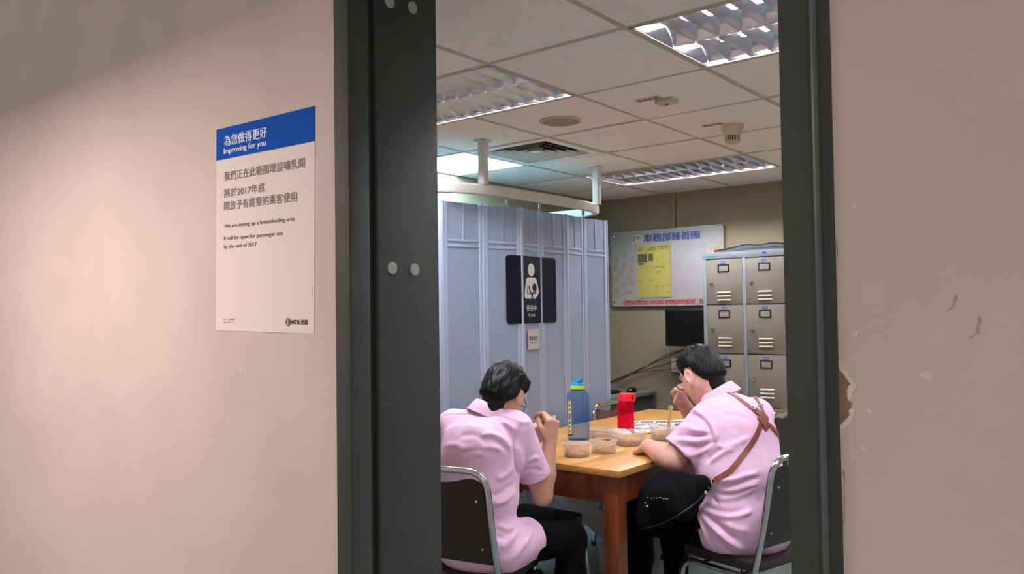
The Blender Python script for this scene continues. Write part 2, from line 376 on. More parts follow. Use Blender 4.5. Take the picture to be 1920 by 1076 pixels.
def louvre_light(cell, label, tm, n):
    x0,x1,y0,y1=cell; cx,cy=(x0+x1)/2,(y0+y1)/2; L=(x1-x0)-.03; Wd=(y1-y0)-.03
    t=thing('ceiling_light',label,'ceiling light',(cx,cy,CEIL),0,'louvred fluorescent ceiling lights')
    h=MB(); H=.10
    h.box(-L/2,L/2,-Wd/2,Wd/2,H,H+.01); h.box(-L/2,-L/2+.006,-Wd/2,Wd/2,0,H); h.box(L/2-.006,L/2,-Wd/2,Wd/2,0,H)
    h.box(-L/2,L/2,-Wd/2,-Wd/2+.006,0,H); h.box(-L/2,L/2,Wd/2-.006,Wd/2,0,H); h.build('housing',M_alu,t,smooth=0)
    f=MB(); a,b=L/2+.008,Wd/2+.008
    f.box(-a,a,-b,-b+.012,-.004,.002).box(-a,a,b-.012,b,-.004,.002).box(-a,-a+.012,-b,b,-.004,.002).box(a-.012,a,-b,b,-.004,.002)
    f.build('trim_frame',M_grid,t,smooth=0)
    # mirror sides: parabolic troughs, one per lamp row
    rows=2; rw=Wd/rows
    tr=None; bl=None
    for r in range(rows):
        yc=-Wd/2+rw*(r+.5)
        if tr is None:
            m=MB(); prof=[]
            for k in range(9):
                u=-1+2*k/8; prof.append((u*(rw/2-.002), .004+.05*(1-u*u)**.8 if False else .004+.062*(1-abs(u)**2.4)))
            # two side mirrors, open in the middle where the tube shows
            for sgn in (-1,1):
                pr=[(sgn*(rw/2-.002),.002),(sgn*(rw/2-.010),.022),(sgn*(rw/2-.028),.045),(sgn*(rw/2-.055),.062)]
                vs=[];fs=[]
                for p in pr:
                    for X in (-L/2+.008,L/2-.008): vs.append((X,p[0],p[1]))
                for q in range(3): fs.append((2*q,2*q+1,2*q+3,2*q+2))
                m.add(vs,fs)
            o=m.build('reflector',M_alu,t); tr=o.data
        else: o=link('reflector',tr,t)
        o.location=(0,yc,0)
        for k in range(n):
            X=-L/2+.008+(L-.016)*(k+1)/(n+1)
            if bl is None:
                # blade: V section, curved lower edge up towards the tube at mid-span
                vs=[];fs=[];K=8
                for q in range(K+1):
                    u=-1+2*q/K; y=u*(rw/2-.004); top=.052-.014*(1-u*u); 
                    bw=.016+.012*u*u; vs += [(-bw,y,top+.006),(0,y,.001),(bw,y,top+.006)]
                for q in range(K):
                    a=3*q; fs += [(a,a+1,a+4,a+3),(a+1,a+2,a+5,a+4)]
                o=MB().add(vs,fs).build('louvre_blade',M_alu,t,smooth=40); bl=o.data
            else: o=link('louvre_blade',bl,t)
            o.location=(X,yc,0)
        for z in (.072,):
            tb=MB().tube([(-L/2+.03,yc,z),(L/2-.03,yc,z)],.013,12); tb.build('lamp_tube',tm,t)
        for a_ in (-L/2+.008,L/2-.03): MB().box(a_,a_+.022,yc-.02,yc+.02,.055,.095).build('lamp_holder',M_white,t)
    if not n: MB().box(-L/2+.006,L/2-.006,-Wd/2+.006,Wd/2-.006,.004,.010).build('diffuser',mat('cool_lit_diffuser','#BDEBFA',.5,emit=38.0),t,smooth=0)
    return t
louvre_light(lights[0],'bright lit louvred ceiling light at top right of the doorway view',M_tube,13)
louvre_light(lights[1],'louvred ceiling light cut off by the left door jamb',M_tube,13)
louvre_light(lights[2],'louvred ceiling light far back near the rear wall, above the noticeboard',M_tube,13)
louvre_light(lights[3],'glaring square ceiling light behind the curved curtain track',M_tubec,0)
louvre_light(lights[4],'lit louvred ceiling light at the rear, hidden past the right door jamb',M_tube,11)
louvre_light(lights[5],'unseen louvred ceiling light added far right, near the doorway wall',M_tube,11)  # added out of view to brighten the room and the men from the right
louvre_light(lights[6],'unseen louvred ceiling light added in the far right rear of the room',M_tube,11)  # likewise an added fixture, out of view, for more light in the room

def vent():
    x0,x1,y0,y1=vent_cell; t=thing('air_vent','square ceiling air diffuser with nested black slots beside the glaring light','air vent',((x0+x1)/2,(y0+y1)/2,CEIL))
    s=.288
    b=MB().box(-s,s,-s,s,.13,.14).box(-s,s,-s,-s+.004,.004,.13).box(-s,s,s-.004,s,.004,.13).box(-s,-s+.004,-s,s,.004,.13).box(s-.004,s,-s,s,.004,.13); b.build('backing',M_dark,t,smooth=0)
    f=MB()
    f.box(-s,s,-s,-s+.05,-.006,.004).box(-s,s,s-.05,s,-.006,.004).box(-s,-s+.05,-s+.05,s-.05,-.006,.004).box(s-.05,s,-s+.05,s-.05,-.006,.004)
    f.build('flange',M_ceil,t,smooth=0)
    for k in range(5):
        a=.232-k*.045; vs=[];fs=[]
        for (r,z) in ((a-.034,.016),(a,-.003),(a-.002,-.003),(a-.037,.018)):
            vs += [(-r,-r,z),(r,-r,z),(r,r,z),(-r,r,z)]
        for q in range(3):
            for c in range(4): fs.append((4*q+c,4*q+(c+1)%4,4*q+4+(c+1)%4,4*q+4+c))
        MB().add(vs,fs).build('louvre_ring',mat('vent_blade_paint','#C9C4B6',.6,var=.1),t,smooth=0)
    MB().box(-.03,.03,-.03,.03,-.003,.02).build('centre_plate',M_ceil,t,bevel=.004)
vent()
def speaker():
    t=thing('ceiling_speaker','round flush ceiling speaker beside the left louvred light','speaker',(-2.30,3.27,CEIL-.002))
    MB().lathe([(.105,0),(.105,-.004),(.092,-.008),(.088,-.006),(.088,0)],36).build('rim',M_cream,t)
    MB().lathe([(.087,-.004),(.06,-.009),(0,-.011)],36).build('grille',mat('speaker_mesh','#A39A88',.7,var=.12,bump=.8,bscale=500),t)
speaker()
def sensor():
    t=thing('ceiling_sensor','small flat cream sensor box on the ceiling, nearest the bright light','sensor',(-1.704,3.247,CEIL-.002))
    MB().box(-.045,.045,-.035,.035,-.022,0).build('housing',M_cream,t,bevel=.006)
    MB().lathe([(.008,-.0225),(.006,-.026),(0,-.027)],14).build('lens',M_black,t)
    u=MB().box(-.115,.0,-.088,-.042,-.004,0).build('label_plate',M_cream,t)
    k=MB()
    for i in range(4):k.box(-.106+i*.026,-.088+i*.026,-.081,-.050,-.005,-.0035)
    k.build('label_marks',mat('faded_label_print','#9A6B58',.7,var=.1),t,smooth=0)
sensor()
def detector():
    t=thing('smoke_detector','round slotted cream smoke detector hanging from the ceiling','smoke detector',(-1.70,3.94,CEIL-.002)); t.scale=(.82,.82,.85)
    MB().lathe([(.070,0),(.070,-.018),(.064,-.028),(.05,-.060),(.047,-.064)],32).build('base',M_cream,t)
    MB().lathe([(.040,-.062),(.040,-.095),(.036,-.098)],32).build('chamber',M_dark,t)
    for k in range(20):
        a=2*math.pi*k/20; 
        MB().box(-.003,.003,.041,.047,-.096,-.062).xf(Matrix.Rotation(a,4,'Z')).build('rib',M_cream,t,smooth=0)
    MB().lathe([(.0475,-.094),(.0475,-.104),(.03,-.112),(0,-.113)],32).build('cap',M_cream,t)
    MB().box(-.15,-.01,-.125,-.078,-.003,0).build('label_plate',M_cream,t)
    k=MB()
    for i in range(4):k.box(-.14+i*.031,-.118+i*.031,-.117,-.087,-.004,-.0025)
    k.build('label_marks',mat('faded_label_print','#9A6B58',.7,var=.1),t,smooth=0)
detector()

# ------------------------------------------------------------------ poster on the corridor wall
def poster():
    t=thing('poster','white paper notice with blue header taped to the corridor wall left of the doorway','poster',(-1.761,W0-.0006,1.683)); t.rotation_euler=(0,math.radians(.85),0)
    w,h=.418,.536; x0,z0=-w/2,-h/2
    # slightly wavy sheet
    vs=[];fs=[];nx,nz=14,16
    for j in range(nz+1):
        for i in range(nx+1):
            u,v=i/nx,j/nz; y=-.0004-.0005*(math.sin(u*13+v*2)*.5+.5)*max(0,.75-v)*(1-abs(2*u-1)**3); vs.append((x0+w*u,y,z0+h*v))
    for j in range(nz):
        for i in range(nx):
            a=j*(nx+1)+i; fs.append((a,a+1,a+nx+2,a+nx+1))
    n=len(vs); vs+=[(x,y+.0004,z) for x,y,z in vs]; fs+=[tuple(i+n for i in f[::-1]) for f in fs]
    MB().add(vs,fs).build('sheet',M_paper,t)
    MB().box(x0,x0+w,-.0012,-.0004,z0+h-.083,z0+h).build('header_band',M_blue,t,smooth=0)
    X=lambda wx: wx+1.761
    def T(s,xa,xb,zt,zb,m,bold=0,d=.0016):
        k=math.tan(math.radians(.85)); xm=(xa+xb)/2+1.761
        # strip heights were read in world space; undo the sheet's small tilt
        zt2=zt-1.683+xm*k; zb2=zb-1.683+xm*k
        sh=((zt+zb)/2-1.683)*k
        lettering(s,'lettering',m,t,(X(xa)-sh,-d,zb2),(1,0,0),(0,0,1),xb-xa,zt2-zb2,bold)
    T('為您做得更好',-1.928,-1.738,1.930,1.902,M_inkw,.022)
    T('Improving for you',-1.930,-1.742,1.897,1.878,M_inkw,.035)
    T('我們正在此範圍增設哺乳間',-1.930,-1.587,1.834,1.810,M_ink,0,.0012)
    T('將於2017年底',-1.931,-1.748,1.790,1.767,M_ink,0,.0012)
    T('開放予有需要的乘客使用',-1.931,-1.618,1.756,1.732,M_ink,0,.0012)
    T('We are setting up a breastfeeding area',-1.931,-1.628,1.696,1.683,M_ink,.012,.0012)
    T('It will be open for passenger use',-1.932,-1.675,1.664,1.651,M_ink,.012,.0012)
    T('by the end of 2017',-1.932,-1.785,1.643,1.630,M_ink,.012,.0012)
    T('MTR',-1.643,-1.610,1.4445,1.4345,M_inkd,.05,.0012)
    T('港鐵',-1.608,-1.579,1.4455,1.4335,M_inkd,.02,.0012)
    k=math.tan(math.radians(.85)); cz=1.440-1.683+(-1.656+1.761)*k; cxl=-1.656+1.761+.0036
    lg=MB().lathe([(.0092,0),(.0092,.0005)],28,(cxl,-.0014,cz),(0,-1,0)).build('logo',M_dred,t,smooth=0)
    w2=MB()
    w2.box(cxl-.0007,cxl+.0007,-.0022,-.0018,cz-.0072,cz+.0072)
    for sgn in (-1,1):
        pts=[(cxl+sgn*(.0020+.0042*abs(z/.0072)**2),-.0019,cz+z) for z in np.linspace(-.0066,.0066,9)]
        w2.tube(pts,.0006,6)
    w2.box(cxl-.0022,cxl+.0022,-.0022,-.0018,cz-.0008,cz+.0008); w2.build('logo_strokes',M_paper,t,smooth=0)
    fp=MB(); rnd=random.Random(2)
    for (z,n_,ww) in ((1.4465,9,.0042),(1.4385,15,.0026)):
        for i in range(n_):
            if rnd.random()<.15: continue
            xx=-1.936+1.761+i*(.052/n_)+.0035; fp.box(xx,xx+ww*.75,-.0016,-.0008,z-1.683-.0026,z-1.683-.0026+(.0032 if ww>.003 else .0018))
    fp.build('small_print',mat('pale_grey_ink','#93857F',.8),t,smooth=0)
    vt=MB().box(w/2-.008,w/2-.0076,-.0012,-.0008,-.18,-.155); vt.build('edge_print',mat('pale_grey_ink','#93857F',.8),t,smooth=0)
poster()
# ------------------------------------------------------------------ curtain track and folding partition
def track():
    t=thing('curtain_track','curved white ceiling-hung track with two posts above the pale blue partition','curtain track',(-2.87,3.9,2.11))
    P=[(-3.765,3.03),(-3.35,3.03),(-3.12,3.06),(-2.99,3.14),(-2.915,3.26),(-2.875,3.42),(-2.858,3.62),(-2.85,3.85),(-2.855,4.1),(-2.868,4.32),(-2.89,4.46),(-2.945,4.57),(-3.04,4.63),(-3.2,4.65),(-3.765,4.65)]
    path=spline([(x,y,2.11) for x,y in P],5); O=Vector((2.87,-3.9,-2.11))
    vs=[];fs=[]; N=len(path); prof=[(-.02,-.016),(-.012,-.016),(-.012,-.006),(.012,-.006),(.012,-.016),(.02,-.016),(.024,-.010),(.024,.030),(.018,.038),(-.018,.038),(-.024,.03),(-.024,-.010)]
    for i,p in enumerate(path):
        d=(path[min(i+1,N-1)]-path[max(i-1,0)]).normalized(); s=Vector((d.y,-d.x,0))
        for a,b in prof: vs.append(p+s*a+Vector((0,0,b))+O)
    K=len(prof)
    for i in range(N-1):
        for k in range(K): fs.append((i*K+k,i*K+(k+1)%K,(i+1)*K+(k+1)%K,(i+1)*K+k))
    fs += [tuple(range(K))[::-1],tuple((N-1)*K+k for k in range(K))]
    MB().add(vs,fs).build('rail',M_white,t)
    for x,y in ((-2.877,3.353),(-2.883,4.499)):
        q=MB().box(x+2.87-.022,x+2.87+.022,y-3.9-.02,y-3.9+.02,.036,.277); q.build('post',M_white,t,bevel=.003)
        MB().box(x+2.87-.036,x+2.87+.036,y-3.9-.034,y-3.9+.034,.270,.279).build('ceiling_flange',M_white,t,bevel=.002)
    for x,y in ((-2.862,3.54),(-2.85,3.83),(-2.868,4.31)):
        MB().lathe([(.0105,-.052),(.0105,-.022),(.006,-.018),(.006,-.006)],14,(x+2.87,y-3.9,0)).lathe([(.004,-.075),(.004,-.050)],10,(x+2.87,y-3.9,0)).build('hanger',M_chrome,t)
track()
J=[(-3.76,3.02),(-3.52,3.06),(-3.30,3.04),(-3.00,3.155),(-2.955,3.435),(-2.885,3.69),(-2.915,3.91),(-2.892,4.15),(-2.928,4.395),(-2.905,4.645),(-3.15,4.69),(-3.38,4.65),(-3.6,4.69)]
PZ0,PZ1=.085,2.052
def partition():
    t=thing('folding_partition','pale blue folding partition of embossed vinyl panels hanging behind the left man','partition',(-2.93,3.9,0))
    O=Vector((2.93,-3.9,0))
    for i in range(len(J)-1):
        a=Vector((*J[i],0)); b=Vector((*J[i+1],0)); d=(b-a).normalized(); n=Vector((d.y,-d.x,0)); w=(b-a).length
        if n.dot(Vector((1,-.6,0)))<0 and i<3: n=-n
        n=Vector((d.y,-d.x,0))       # outer side of the enclosure
        M=Matrix(((d.x,n.x,0,a.x+O.x),(d.y,n.y,0,a.y+O.y),(0,0,1,0),(0,0,0,1)))
        p=MB().box(.008,w-.008,-.010,0,PZ0,PZ1).build('panel',M_part,t,smooth=0); p.matrix_local=M
        sw=.028
        for x0 in (.004,w-.004-sw):
            s=MB().box(x0,x0+sw,-.012,.0045,PZ0,PZ1).build('stile',M_prail,p,bevel=.002)
        for z in (1.808,1.838):
            MB().box(sw+.004,w-sw-.004,0,.004,z,z+.014).build('rail',M_prail,p,bevel=.0015)
        MB().box(w/2-.006,w/2+.006,0,.004,1.852,PZ1).build('muntin',M_prail,p,bevel=.0015)
        h=MB(); h.tube([(0,.001,PZ0),(0,.001,PZ1+.003)],.009,10); h.build('hinge_strip',M_prail,p)
partition()
def on_panel(i, u, z, off=.006):
    a=Vector((*J[i],0)); b=Vector((*J[i+1],0)); d=(b-a).normalized(); n=Vector((d.y,-d.x,0)); return a+d*u+n*off+Vector((0,0,z)), d, n, (b-a).length
def nursing_sign():
    t=thing('nursing_sign','dark sign with a white mother and baby figure across three partition panels','sign',(-2.9,3.8,1.58))
    O=Vector((2.9,-3.8,-1.58)); zt,zb=1.776,1.384
    def sheet(i,u0,u1,rl,rr):
        p,d,n,w=on_panel(i,0,0,.0052); poly=[]
        W=u1-u0;H=zt-zb;R=.02
        def corner(cx,cy,a0,r):
            if not r: return [(cx,cy)]
            sx={0:-1,90:1,180:1,270:-1}[a0]; sy={0:-1,90:-1,180:1,270:1}[a0]
            return [(cx+sx*R+R*math.cos(math.radians(a0+k*22.5)),cy+sy*R+R*math.sin(math.radians(a0+k*22.5))) for k in range(5)]
        poly=corner(u1,zt,0,rr)+corner(u0,zt,90,rl)+corner(u0,zb,180,rl)+corner(u1,zb,270,rr)
        # seen from outside, +d runs to the right and z up: d x z = -n, so go through explicit verts
        vs=[p+O+d*x+Vector((0,0,y)) for x,y in poly]+[p+O+d*x+Vector((0,0,y))+n*.0008 for x,y in poly]; N=len(poly)
        fs=[tuple(range(N)),tuple(range(N,2*N))[::-1]]+[(i2,(i2+1)%N,N+(i2+1)%N,N+i2) for i2 in range(N)]
        MB().add(vs,fs).build('sign_panel',M_navy,t,smooth=0)
    w4=on_panel(5,0,0)[3]; w3=on_panel(4,0,0)[3]
    sheet(4,w3-.115,w3-.001,True,False); sheet(5,.006,w4-.008,False,False); sheet(6,.010,.135,False,True)
    p,d,n,w=on_panel(5,0,0,.0062)
    Z=Vector((0,0,1))
    def fig(poly,m,name,h):
        vs=[p+O+d*x+Z*y for x,y in poly]+[p+O+d*x+Z*y+n*h for x,y in poly];N=len(poly)
        fs=[tuple(range(N)),tuple(range(N,2*N))[::-1]]+[(k,(k+1)%N,N+(k+1)%N,N+k) for k in range(N)]
        MB().add(vs,fs).build(name,m,t,smooth=0)
    cx=w/2-.01
    ell=lambda x,y,rx,ry,n_=20:[(x+rx*math.cos(2*math.pi*k/n_),y+ry*math.sin(2*math.pi*k/n_)) for k in range(n_)]
    fig(ell(cx,1.697,.040,.037),M_swhite,'pictogram_head',.0006)
    body=[(cx-.030,1.653),(cx+.045,1.653),(cx+.062,1.640),(cx+.078,1.605),(cx+.092,1.566),(cx+.070,1.545),(cx+.040,1.526),(cx+.030,1.528),(cx+.026,1.545),(cx+.018,1.528),(cx-.058,1.528),(cx-.078,1.534),(cx-.082,1.550),(cx-.070,1.600),(cx-.058,1.640),(cx-.046,1.650)]
    fig(body,M_swhite,'pictogram_body',.0006)
    fig(ell(cx+.036,1.594,.026,.023),M_navy,'pictogram_baby',.0012)
    fig([(cx-.035,1.603),(cx-.022,1.603),(cx-.012,1.575),(cx+.004,1.560),(cx+.022,1.570),(cx+.058,1.569),(cx+.050,1.558),(cx+.018,1.556),(cx+.010,1.528),(cx+.0,1.528),(cx-.004,1.552),(cx-.022,1.566)],M_navy,'pictogram_line',.0012)
    fig([(cx-.047,1.603),(cx-.041,1.603),(cx-.046,1.563),(cx-.015,1.557),(cx-.015,1.553),(cx-.053,1.558)],M_navy,'pictogram_line',.0012)
    q=p+O
    def txt(s,u,z,w_,h_,bold):
        o=lettering(s,'lettering',M_swhite,t,(0,0,0),(1,0,0),(0,1,0),w_,h_,bold,0)
        o.matrix_local=Matrix(((d.x,0,n.x,(q+d*u+n*.0007).x),(d.y,0,n.y,(q+d*u+n*.0007).y),(0,1,0,z-1.58),(0,0,0,1)))
    txt('使用中',cx-.060,1.455,.118,.037,.012); txt('In use',cx-.036,1.424,.074,.020,.03)
    # smaller paper notice below
    p2,d2,n2,w2=on_panel(5,0,0,.0055)
    t2=thing('paper_notice','small white paper notice taped below the dark nursing sign','notice',p2+d2*.115+Vector((0,0,1.29)))
    o=MB()
    poly=rrect(.130,.116,.008)
    vs=[];N=len(poly)
    vs=[d2*x+Z*y+n2*(.0006+.003*max(0,x/.06)**2*(1 if y<0 else .2)) for x,y in poly]+[d2*x+Z*y+n2*(.0012+.003*max(0,x/.06)**2*(1 if y<0 else .2)) for x,y in poly]
    o.add(vs,[tuple(range(N)),tuple(range(N,2*N))[::-1]]+[(k,(k+1)%N,N+(k+1)%N,N+k) for k in range(N)]).build('sheet',mat('notice_paper','#B9B6B8',.8,var=.04),t2,smooth=0)
    def txt2(s,u,z,w_,h_,m):
        ob=lettering(s,'lettering',m,t2,(0,0,0),(1,0,0),(0,1,0),w_,h_,.004,0); c=d2*u+n2*.0042+Z*z
        ob.matrix_local=Matrix(((d2.x,0,n2.x,c.x),(d2.y,0,n2.y,c.y),(0,1,0,c.z),(0,0,0,1)))
    txt2('暫停使用',-.052,-.006,.098,.026,M_inkd); txt2('No use',-.03,-.024,.056,.011,M_inkd)
nursing_sign()

# ------------------------------------------------------------------ notice board
BY=5.893
def noticeboard():
    t=thing('noticeboard','white noticeboard with blue characters and red lettering on the rear wall behind the lockers','noticeboard',(-3.138,BY,1.793))
    O=(3.138,-BY,-1.793)
    MB().prism(rrect(1.01,.624,.03,5),(0,.033,0),(1,0,0),(0,0,1),.031).build('sheet',M_board,t,smooth=0)   # normal is -y
    def T(s,x0,x1,z0,z1,m,bold=0,shear=0):
        lettering(s,'lettering',m,t,(x0+O[0],-.0004,z0+O[2]),(1,0,0),(0,0,1),x1-x0,z1-z0,bold,shear=shear)
    T('車務部臻善圈',-3.326,-2.830,2.004,2.068,M_bblue,.030)
    T('OPERATIONS WORK IMPROVEMENT',-3.530,-2.870,1.494,1.529,M_red,.05,.14)
    T('TEAM',-2.846,-2.745,1.4935,1.526,M_red,.05,.14)
    T('我們的成員',-3.616,-3.425,1.942,1.976,M_green,.01)
    for i,(x,z) in enumerate([(-3.591,1.885),(-3.513,1.901),(-3.443,1.874),(-3.596,1.808),(-3.518,1.825),(-3.447,1.791),(-3.548,1.756),(-3.478,1.725),(-3.599,1.698),(-3.526,1.662),(-3.441,1.670),(-3.592,1.609)]):
        pr=[(x+O[0]+.030*(1+.08*math.sin(5*a))*math.cos(a),z+O[2]+.032*(1+.06*math.cos(5*a))*math.sin(a)) for a in np.linspace(0,2*math.pi,21)[:-1]]
        MB().prism(pr,(0,.0019,0),(1,0,0),(0,0,1),.0006).build('faded_drawing',M_ghost,t,smooth=0)
    MB().prism([(-3.60+O[0],1.555+O[2]),(-3.54+O[0],1.568+O[2]),(-3.50+O[0],1.585+O[2]),(-3.425+O[0],1.585+O[2]),(-3.425+O[0],1.612+O[2]),(-3.47+O[0],1.620+O[2]),(-3.52+O[0],1.605+O[2]),(-3.55+O[0],1.578+O[2]),(-3.60+O[0],1.562+O[2])],(0,.0019,0),(1,0,0),(0,0,1),.0006).build('faded_drawing',M_ghost,t,smooth=0)
    # pinkish card with a small emblem left of the title
    MB().box(-3.435+O[0],-3.340+O[0],.0008,.0022,1.996+O[2],2.070+O[2]).build('emblem_card',mat('emblem_card','#B9AFA8',.6,var=.04),t,smooth=0)
    e=MB(); 
    for x,z,w,h in ((-3.425,2.045,.010,.012),(-3.431,2.03,.012,.010),(-3.424,2.018,.010,.010)): e.box(x+O[0],x+O[0]+w,-.0004,.0008,z+O[2],z+O[2]+h)
    e.build('emblem',M_dred,t,smooth=0)
    lettering('WIT','lettering',M_inkd,t,(-3.405+O[0],-.0006,2.033+O[2]),(1,0,0),(0,0,1),.045,.018,.01)
    MB().box(-2.745+O[0],-2.660+O[0],.0008,.002,1.908+O[2],1.925+O[2]).build('orange_print',M_orange,t,smooth=0)
    gp=MB()
    for z in (1.957,1.946,1.935): gp.box(-2.686+O[0],-2.664+O[0],.0008,.002,z+O[2],z+O[2]+.006)
    gp.box(-2.678+O[0],-2.672+O[0],.0008,.002,1.93+O[2],1.968+O[2]).build('green_print',M_green,t,smooth=0)
    # document pocket
    pk=MB(); x0,x1,z0,z1=-3.072+O[0],-2.765+O[0],1.552+O[2],1.978+O[2]
    pk.box(x0,x1,.0010,.0018,z0,z1).build('document_pocket',mat('pocket_film','#A09D9E',.22,var=.05,vscale=8),t,smooth=0)
    ed=MB().box(x0,x1,.0006,.0019,z1-.004,z1).box(x0,x1,.0006,.0019,z0,z0+.004).box(x0,x0+.004,.0006,.0019,z0,z1).box(x1-.004,x1,.0006,.0019,z0,z1)
    ed.build('pocket_edge',mat('pocket_edge','#A9A7A6',.4),t,smooth=0)
    for x,z in ((-3.617,2.072),(-3.618,1.517),(-2.66,2.073)):
        MB().lathe([(.010,0),(.009,.004),(.004,.006),(0,.006)],16,(x+O[0],.002,z+O[2]),(0,-1,0)).build('screw',M_chrome,t)
noticeboard()
def yellow_notice():
    t=thing('yellow_notice','yellow printed notice with two dark photos pinned on the noticeboard','notice',(-3.238,BY-.001,1.762))
    w,h=.300,.424
    vs=[];fs=[]
    for j in range(7):
        for i in range(5):
            x=-w/2+w*i/4; z=-h/2+h*j/6; vs.append((x,-.0022-.0015*math.sin(i*1.7+j*.9)**2,z))
    for j in range(6):
        for i in range(4): a=j*5+i; fs.append((a,a+1,a+6,a+5))
    n=len(vs); vs+=[(x,-.0006,z) for x,y,z in vs]; fs+=[tuple(k+n for k in f[::-1]) for f in fs]
    MB().add(vs,fs).build('sheet',M_yellow,t)
    X=lambda u: -w/2+u*w
    Zv=lambda v: h/2-v*h
    ph=mat('printed_photo','#6E6A34',.7,col2='#15140C',vscale=38)
    for u0,u1,v0,v1 in ((.02,.30,.155,.31),(.34,.49,.155,.30),(.03,.22,.325,.365)):
        MB().box(X(u0),X(u1),-.0048,-.0040,Zv(v1),Zv(v0)).build('printed_photo',ph,t,smooth=0)
    rnd=random.Random(5); k=MB()
    for (u0,u1,v0,v1,wd) in ((.02,.22,.03,.10,.7),(.33,.58,.03,.10,.8),(.63,.95,.015,.055,1),(.68,.92,.065,.09,1),(.58,.9,.17,.36,.12),(.05,.5,.385,.39,.5),(.55,.68,.41,.445,1),(.72,.85,.41,.45,.6),(.6,.66,.49,.55,.8),(.05,.12,.665,.675,1),(.34,.46,.67,.70,1),(.53,.65,.79,.815,1),(.7,.95,.79,.80,.3),(.85,.95,.90,.905,.9),(.9,.98,.765,.77,.9)):
        n_=max(3,int((u1-u0)*60)); rows=max(1,int((v1-v0)/.018))
        for r in range(rows):
            v=v0+(v1-v0)*(r+.1)/rows
            for i in range(n_):
                if rnd.random()<wd*.85:
                    a=u0+(u1-u0)*i/n_; k.box(X(a),X(a+(u1-u0)/n_*.8),-.0046,-.0040,Zv(v+.011),Zv(v))
    o=k.build('small_print',mat('brown_print','#4A451E',.8,var=.3),t,smooth=0); o['kind']='stuff'
    k=MB()
    for v in (.42,.44,.46,.48,.50,.55,.57,.59,.61,.72,.74,.76,.83,.85,.87,.89,.91,.93,.96):
        k.box(X(.06),X(.06+rnd.uniform(.3,.55)),-.0045,-.0040,Zv(v+.006),Zv(v))
    o=k.build('small_print',mat('faint_print','#B5A94E',.8),t,smooth=0); o['kind']='stuff'
yellow_notice()

# ------------------------------------------------------------------ lockers
def locker():
    LY=5.45; t=thing('locker','grey-framed steel locker with cream doors against the rear wall behind the right man','locker',(-2.297,LY,0))
    O=2.297; d=.42; L,R=-2.597+O,-1.975+O; TOP=1.855
    b=MB().box(L,L+.02,.002,d,.02,TOP).box(R-.02,R,.002,d,.02,TOP).box(L,R,.002,d,TOP-.02,TOP).box(L,R,.002,d,.02,.05).box(L,R,d-.01,d,.02,TOP)
    b.build('body',M_lockf,t,bevel=.002)
    f=MB().box(L,L+.026,-.004,.02,.02,TOP).box(-2.301+O,-2.274+O,-.004,.02,.02,TOP).box(-2.004+O,R,-.004,.02,.02,TOP).box(L,R,-.0045,.02,1.809,TOP).box(L,R,-.0045,.02,.02,.05)
    f.build('front_frame',M_lockf,t,bevel=.0015)
    zs=[1.806,1.481,1.133,.770,.405,.052]
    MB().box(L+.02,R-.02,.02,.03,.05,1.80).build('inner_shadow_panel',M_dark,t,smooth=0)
    data={}
    def part(key,name,fn,parent):
        if key in data: return link(name,data[key],parent)
        o=fn(); o.parent=parent; data[key]=o.data; return o
    for ci,x0 in enumerate((-2.571+O,-2.274+O)):
        w=.269
        for r in range(5):
            zt,zb=zs[r]-.003,zs[r+1]+.003; h=zt-zb
            dr=MB().box(0,w,-.003,.014,-h,0).build('door',M_lock,t,bevel=.003); dr.location=(x0+.0005,0,zt)
            def fr():
                a,b2,c,e=.33*w,.65*w,-.105*.34,-.265*.34
                return MB().box(a,b2,-.007,-.003,c-.007,c).box(a,b2,-.007,-.003,e,e+.007).box(a,a+.009,-.007,-.003,e,c).box(b2-.009,b2,-.007,-.003,e,c).build('label_frame',M_black,None,bevel=.001)
            part('fr','label_frame',fr,dr)
            part('cd','label_card',lambda: MB().box(.34*w,.64*w,-.0045,-.003,-.255*.34,-.115*.34).build('label_card',mat('label_card','#8E8A82',.7),None,smooth=0),dr)
            part('st','number_sticker',lambda: MB().box(.42*w,.55*w,-.0042,-.003,-.092*.34,-.035*.34).build('number_sticker',M_lblue,None,smooth=0),dr)
            def sm():
                k=MB()
                for i in range(3): k.box(.435*w+i*.0105,.435*w+i*.0105+.006,-.0046,-.0042,-.078*.34,-.049*.34)
                return k.build('sticker_marks',mat('pale_blue_mark','#7E93C8',.6),None,smooth=0)
            part('sm','sticker_marks',sm,dr)
            part('lk','lock',lambda: MB().lathe([(.0125,0),(.0125,.006),(.010,.012),(.004,.0135),(0,.0135)],20,(.144*w,-.003,-.50*.34),(0,-1,0)).build('lock',M_chrome,None),dr)
            for q in range(3):
                def lv():
                    # pressed louvre: rounded hood, open below
                    vs=[];fs=[];x_a,x_b=.32*w,.69*w
                    for xx in (x_a,x_b):
                        for k in range(6):
                            a=math.radians(90-k*30); vs.append((xx,-.003-.011*max(0,math.cos(a)),.0075*math.sin(a)))
                        vs.append((xx,-.003,-.0075))
                    for k in range(6): fs.append((k,k+1,8+k,7+k))
                    fs += [tuple(range(7)),tuple(range(7,14))[::-1]]
                    return MB().add(vs,fs).build('louvre',mat('louvre_enamel','#C4BCA8',.4,var=.03),None,smooth=50)
                o=part('lv','louvre',lv,dr); o.location=(0,0,-(.675+.078*q)*.35)
            for v in (.22,.76):
                o=part('hg','hinge',lambda: MB().tube([(w+.001,-.004,-.022),(w+.001,-.004,.022)],.0042,8).build('hinge',M_lockf,None),dr); o.location=(0,0,-v*.35)
    MB().box(-2.556+O,-2.484+O,-.0056,-.0044,1.8235,1.8305).build('teal_tape',M_teal,t,smooth=0)
    MB().box(-2.152+O,-2.124+O,-.0056,-.0044,1.826,1.8425).build('number_sticker',M_lblue,t,smooth=0)
locker()
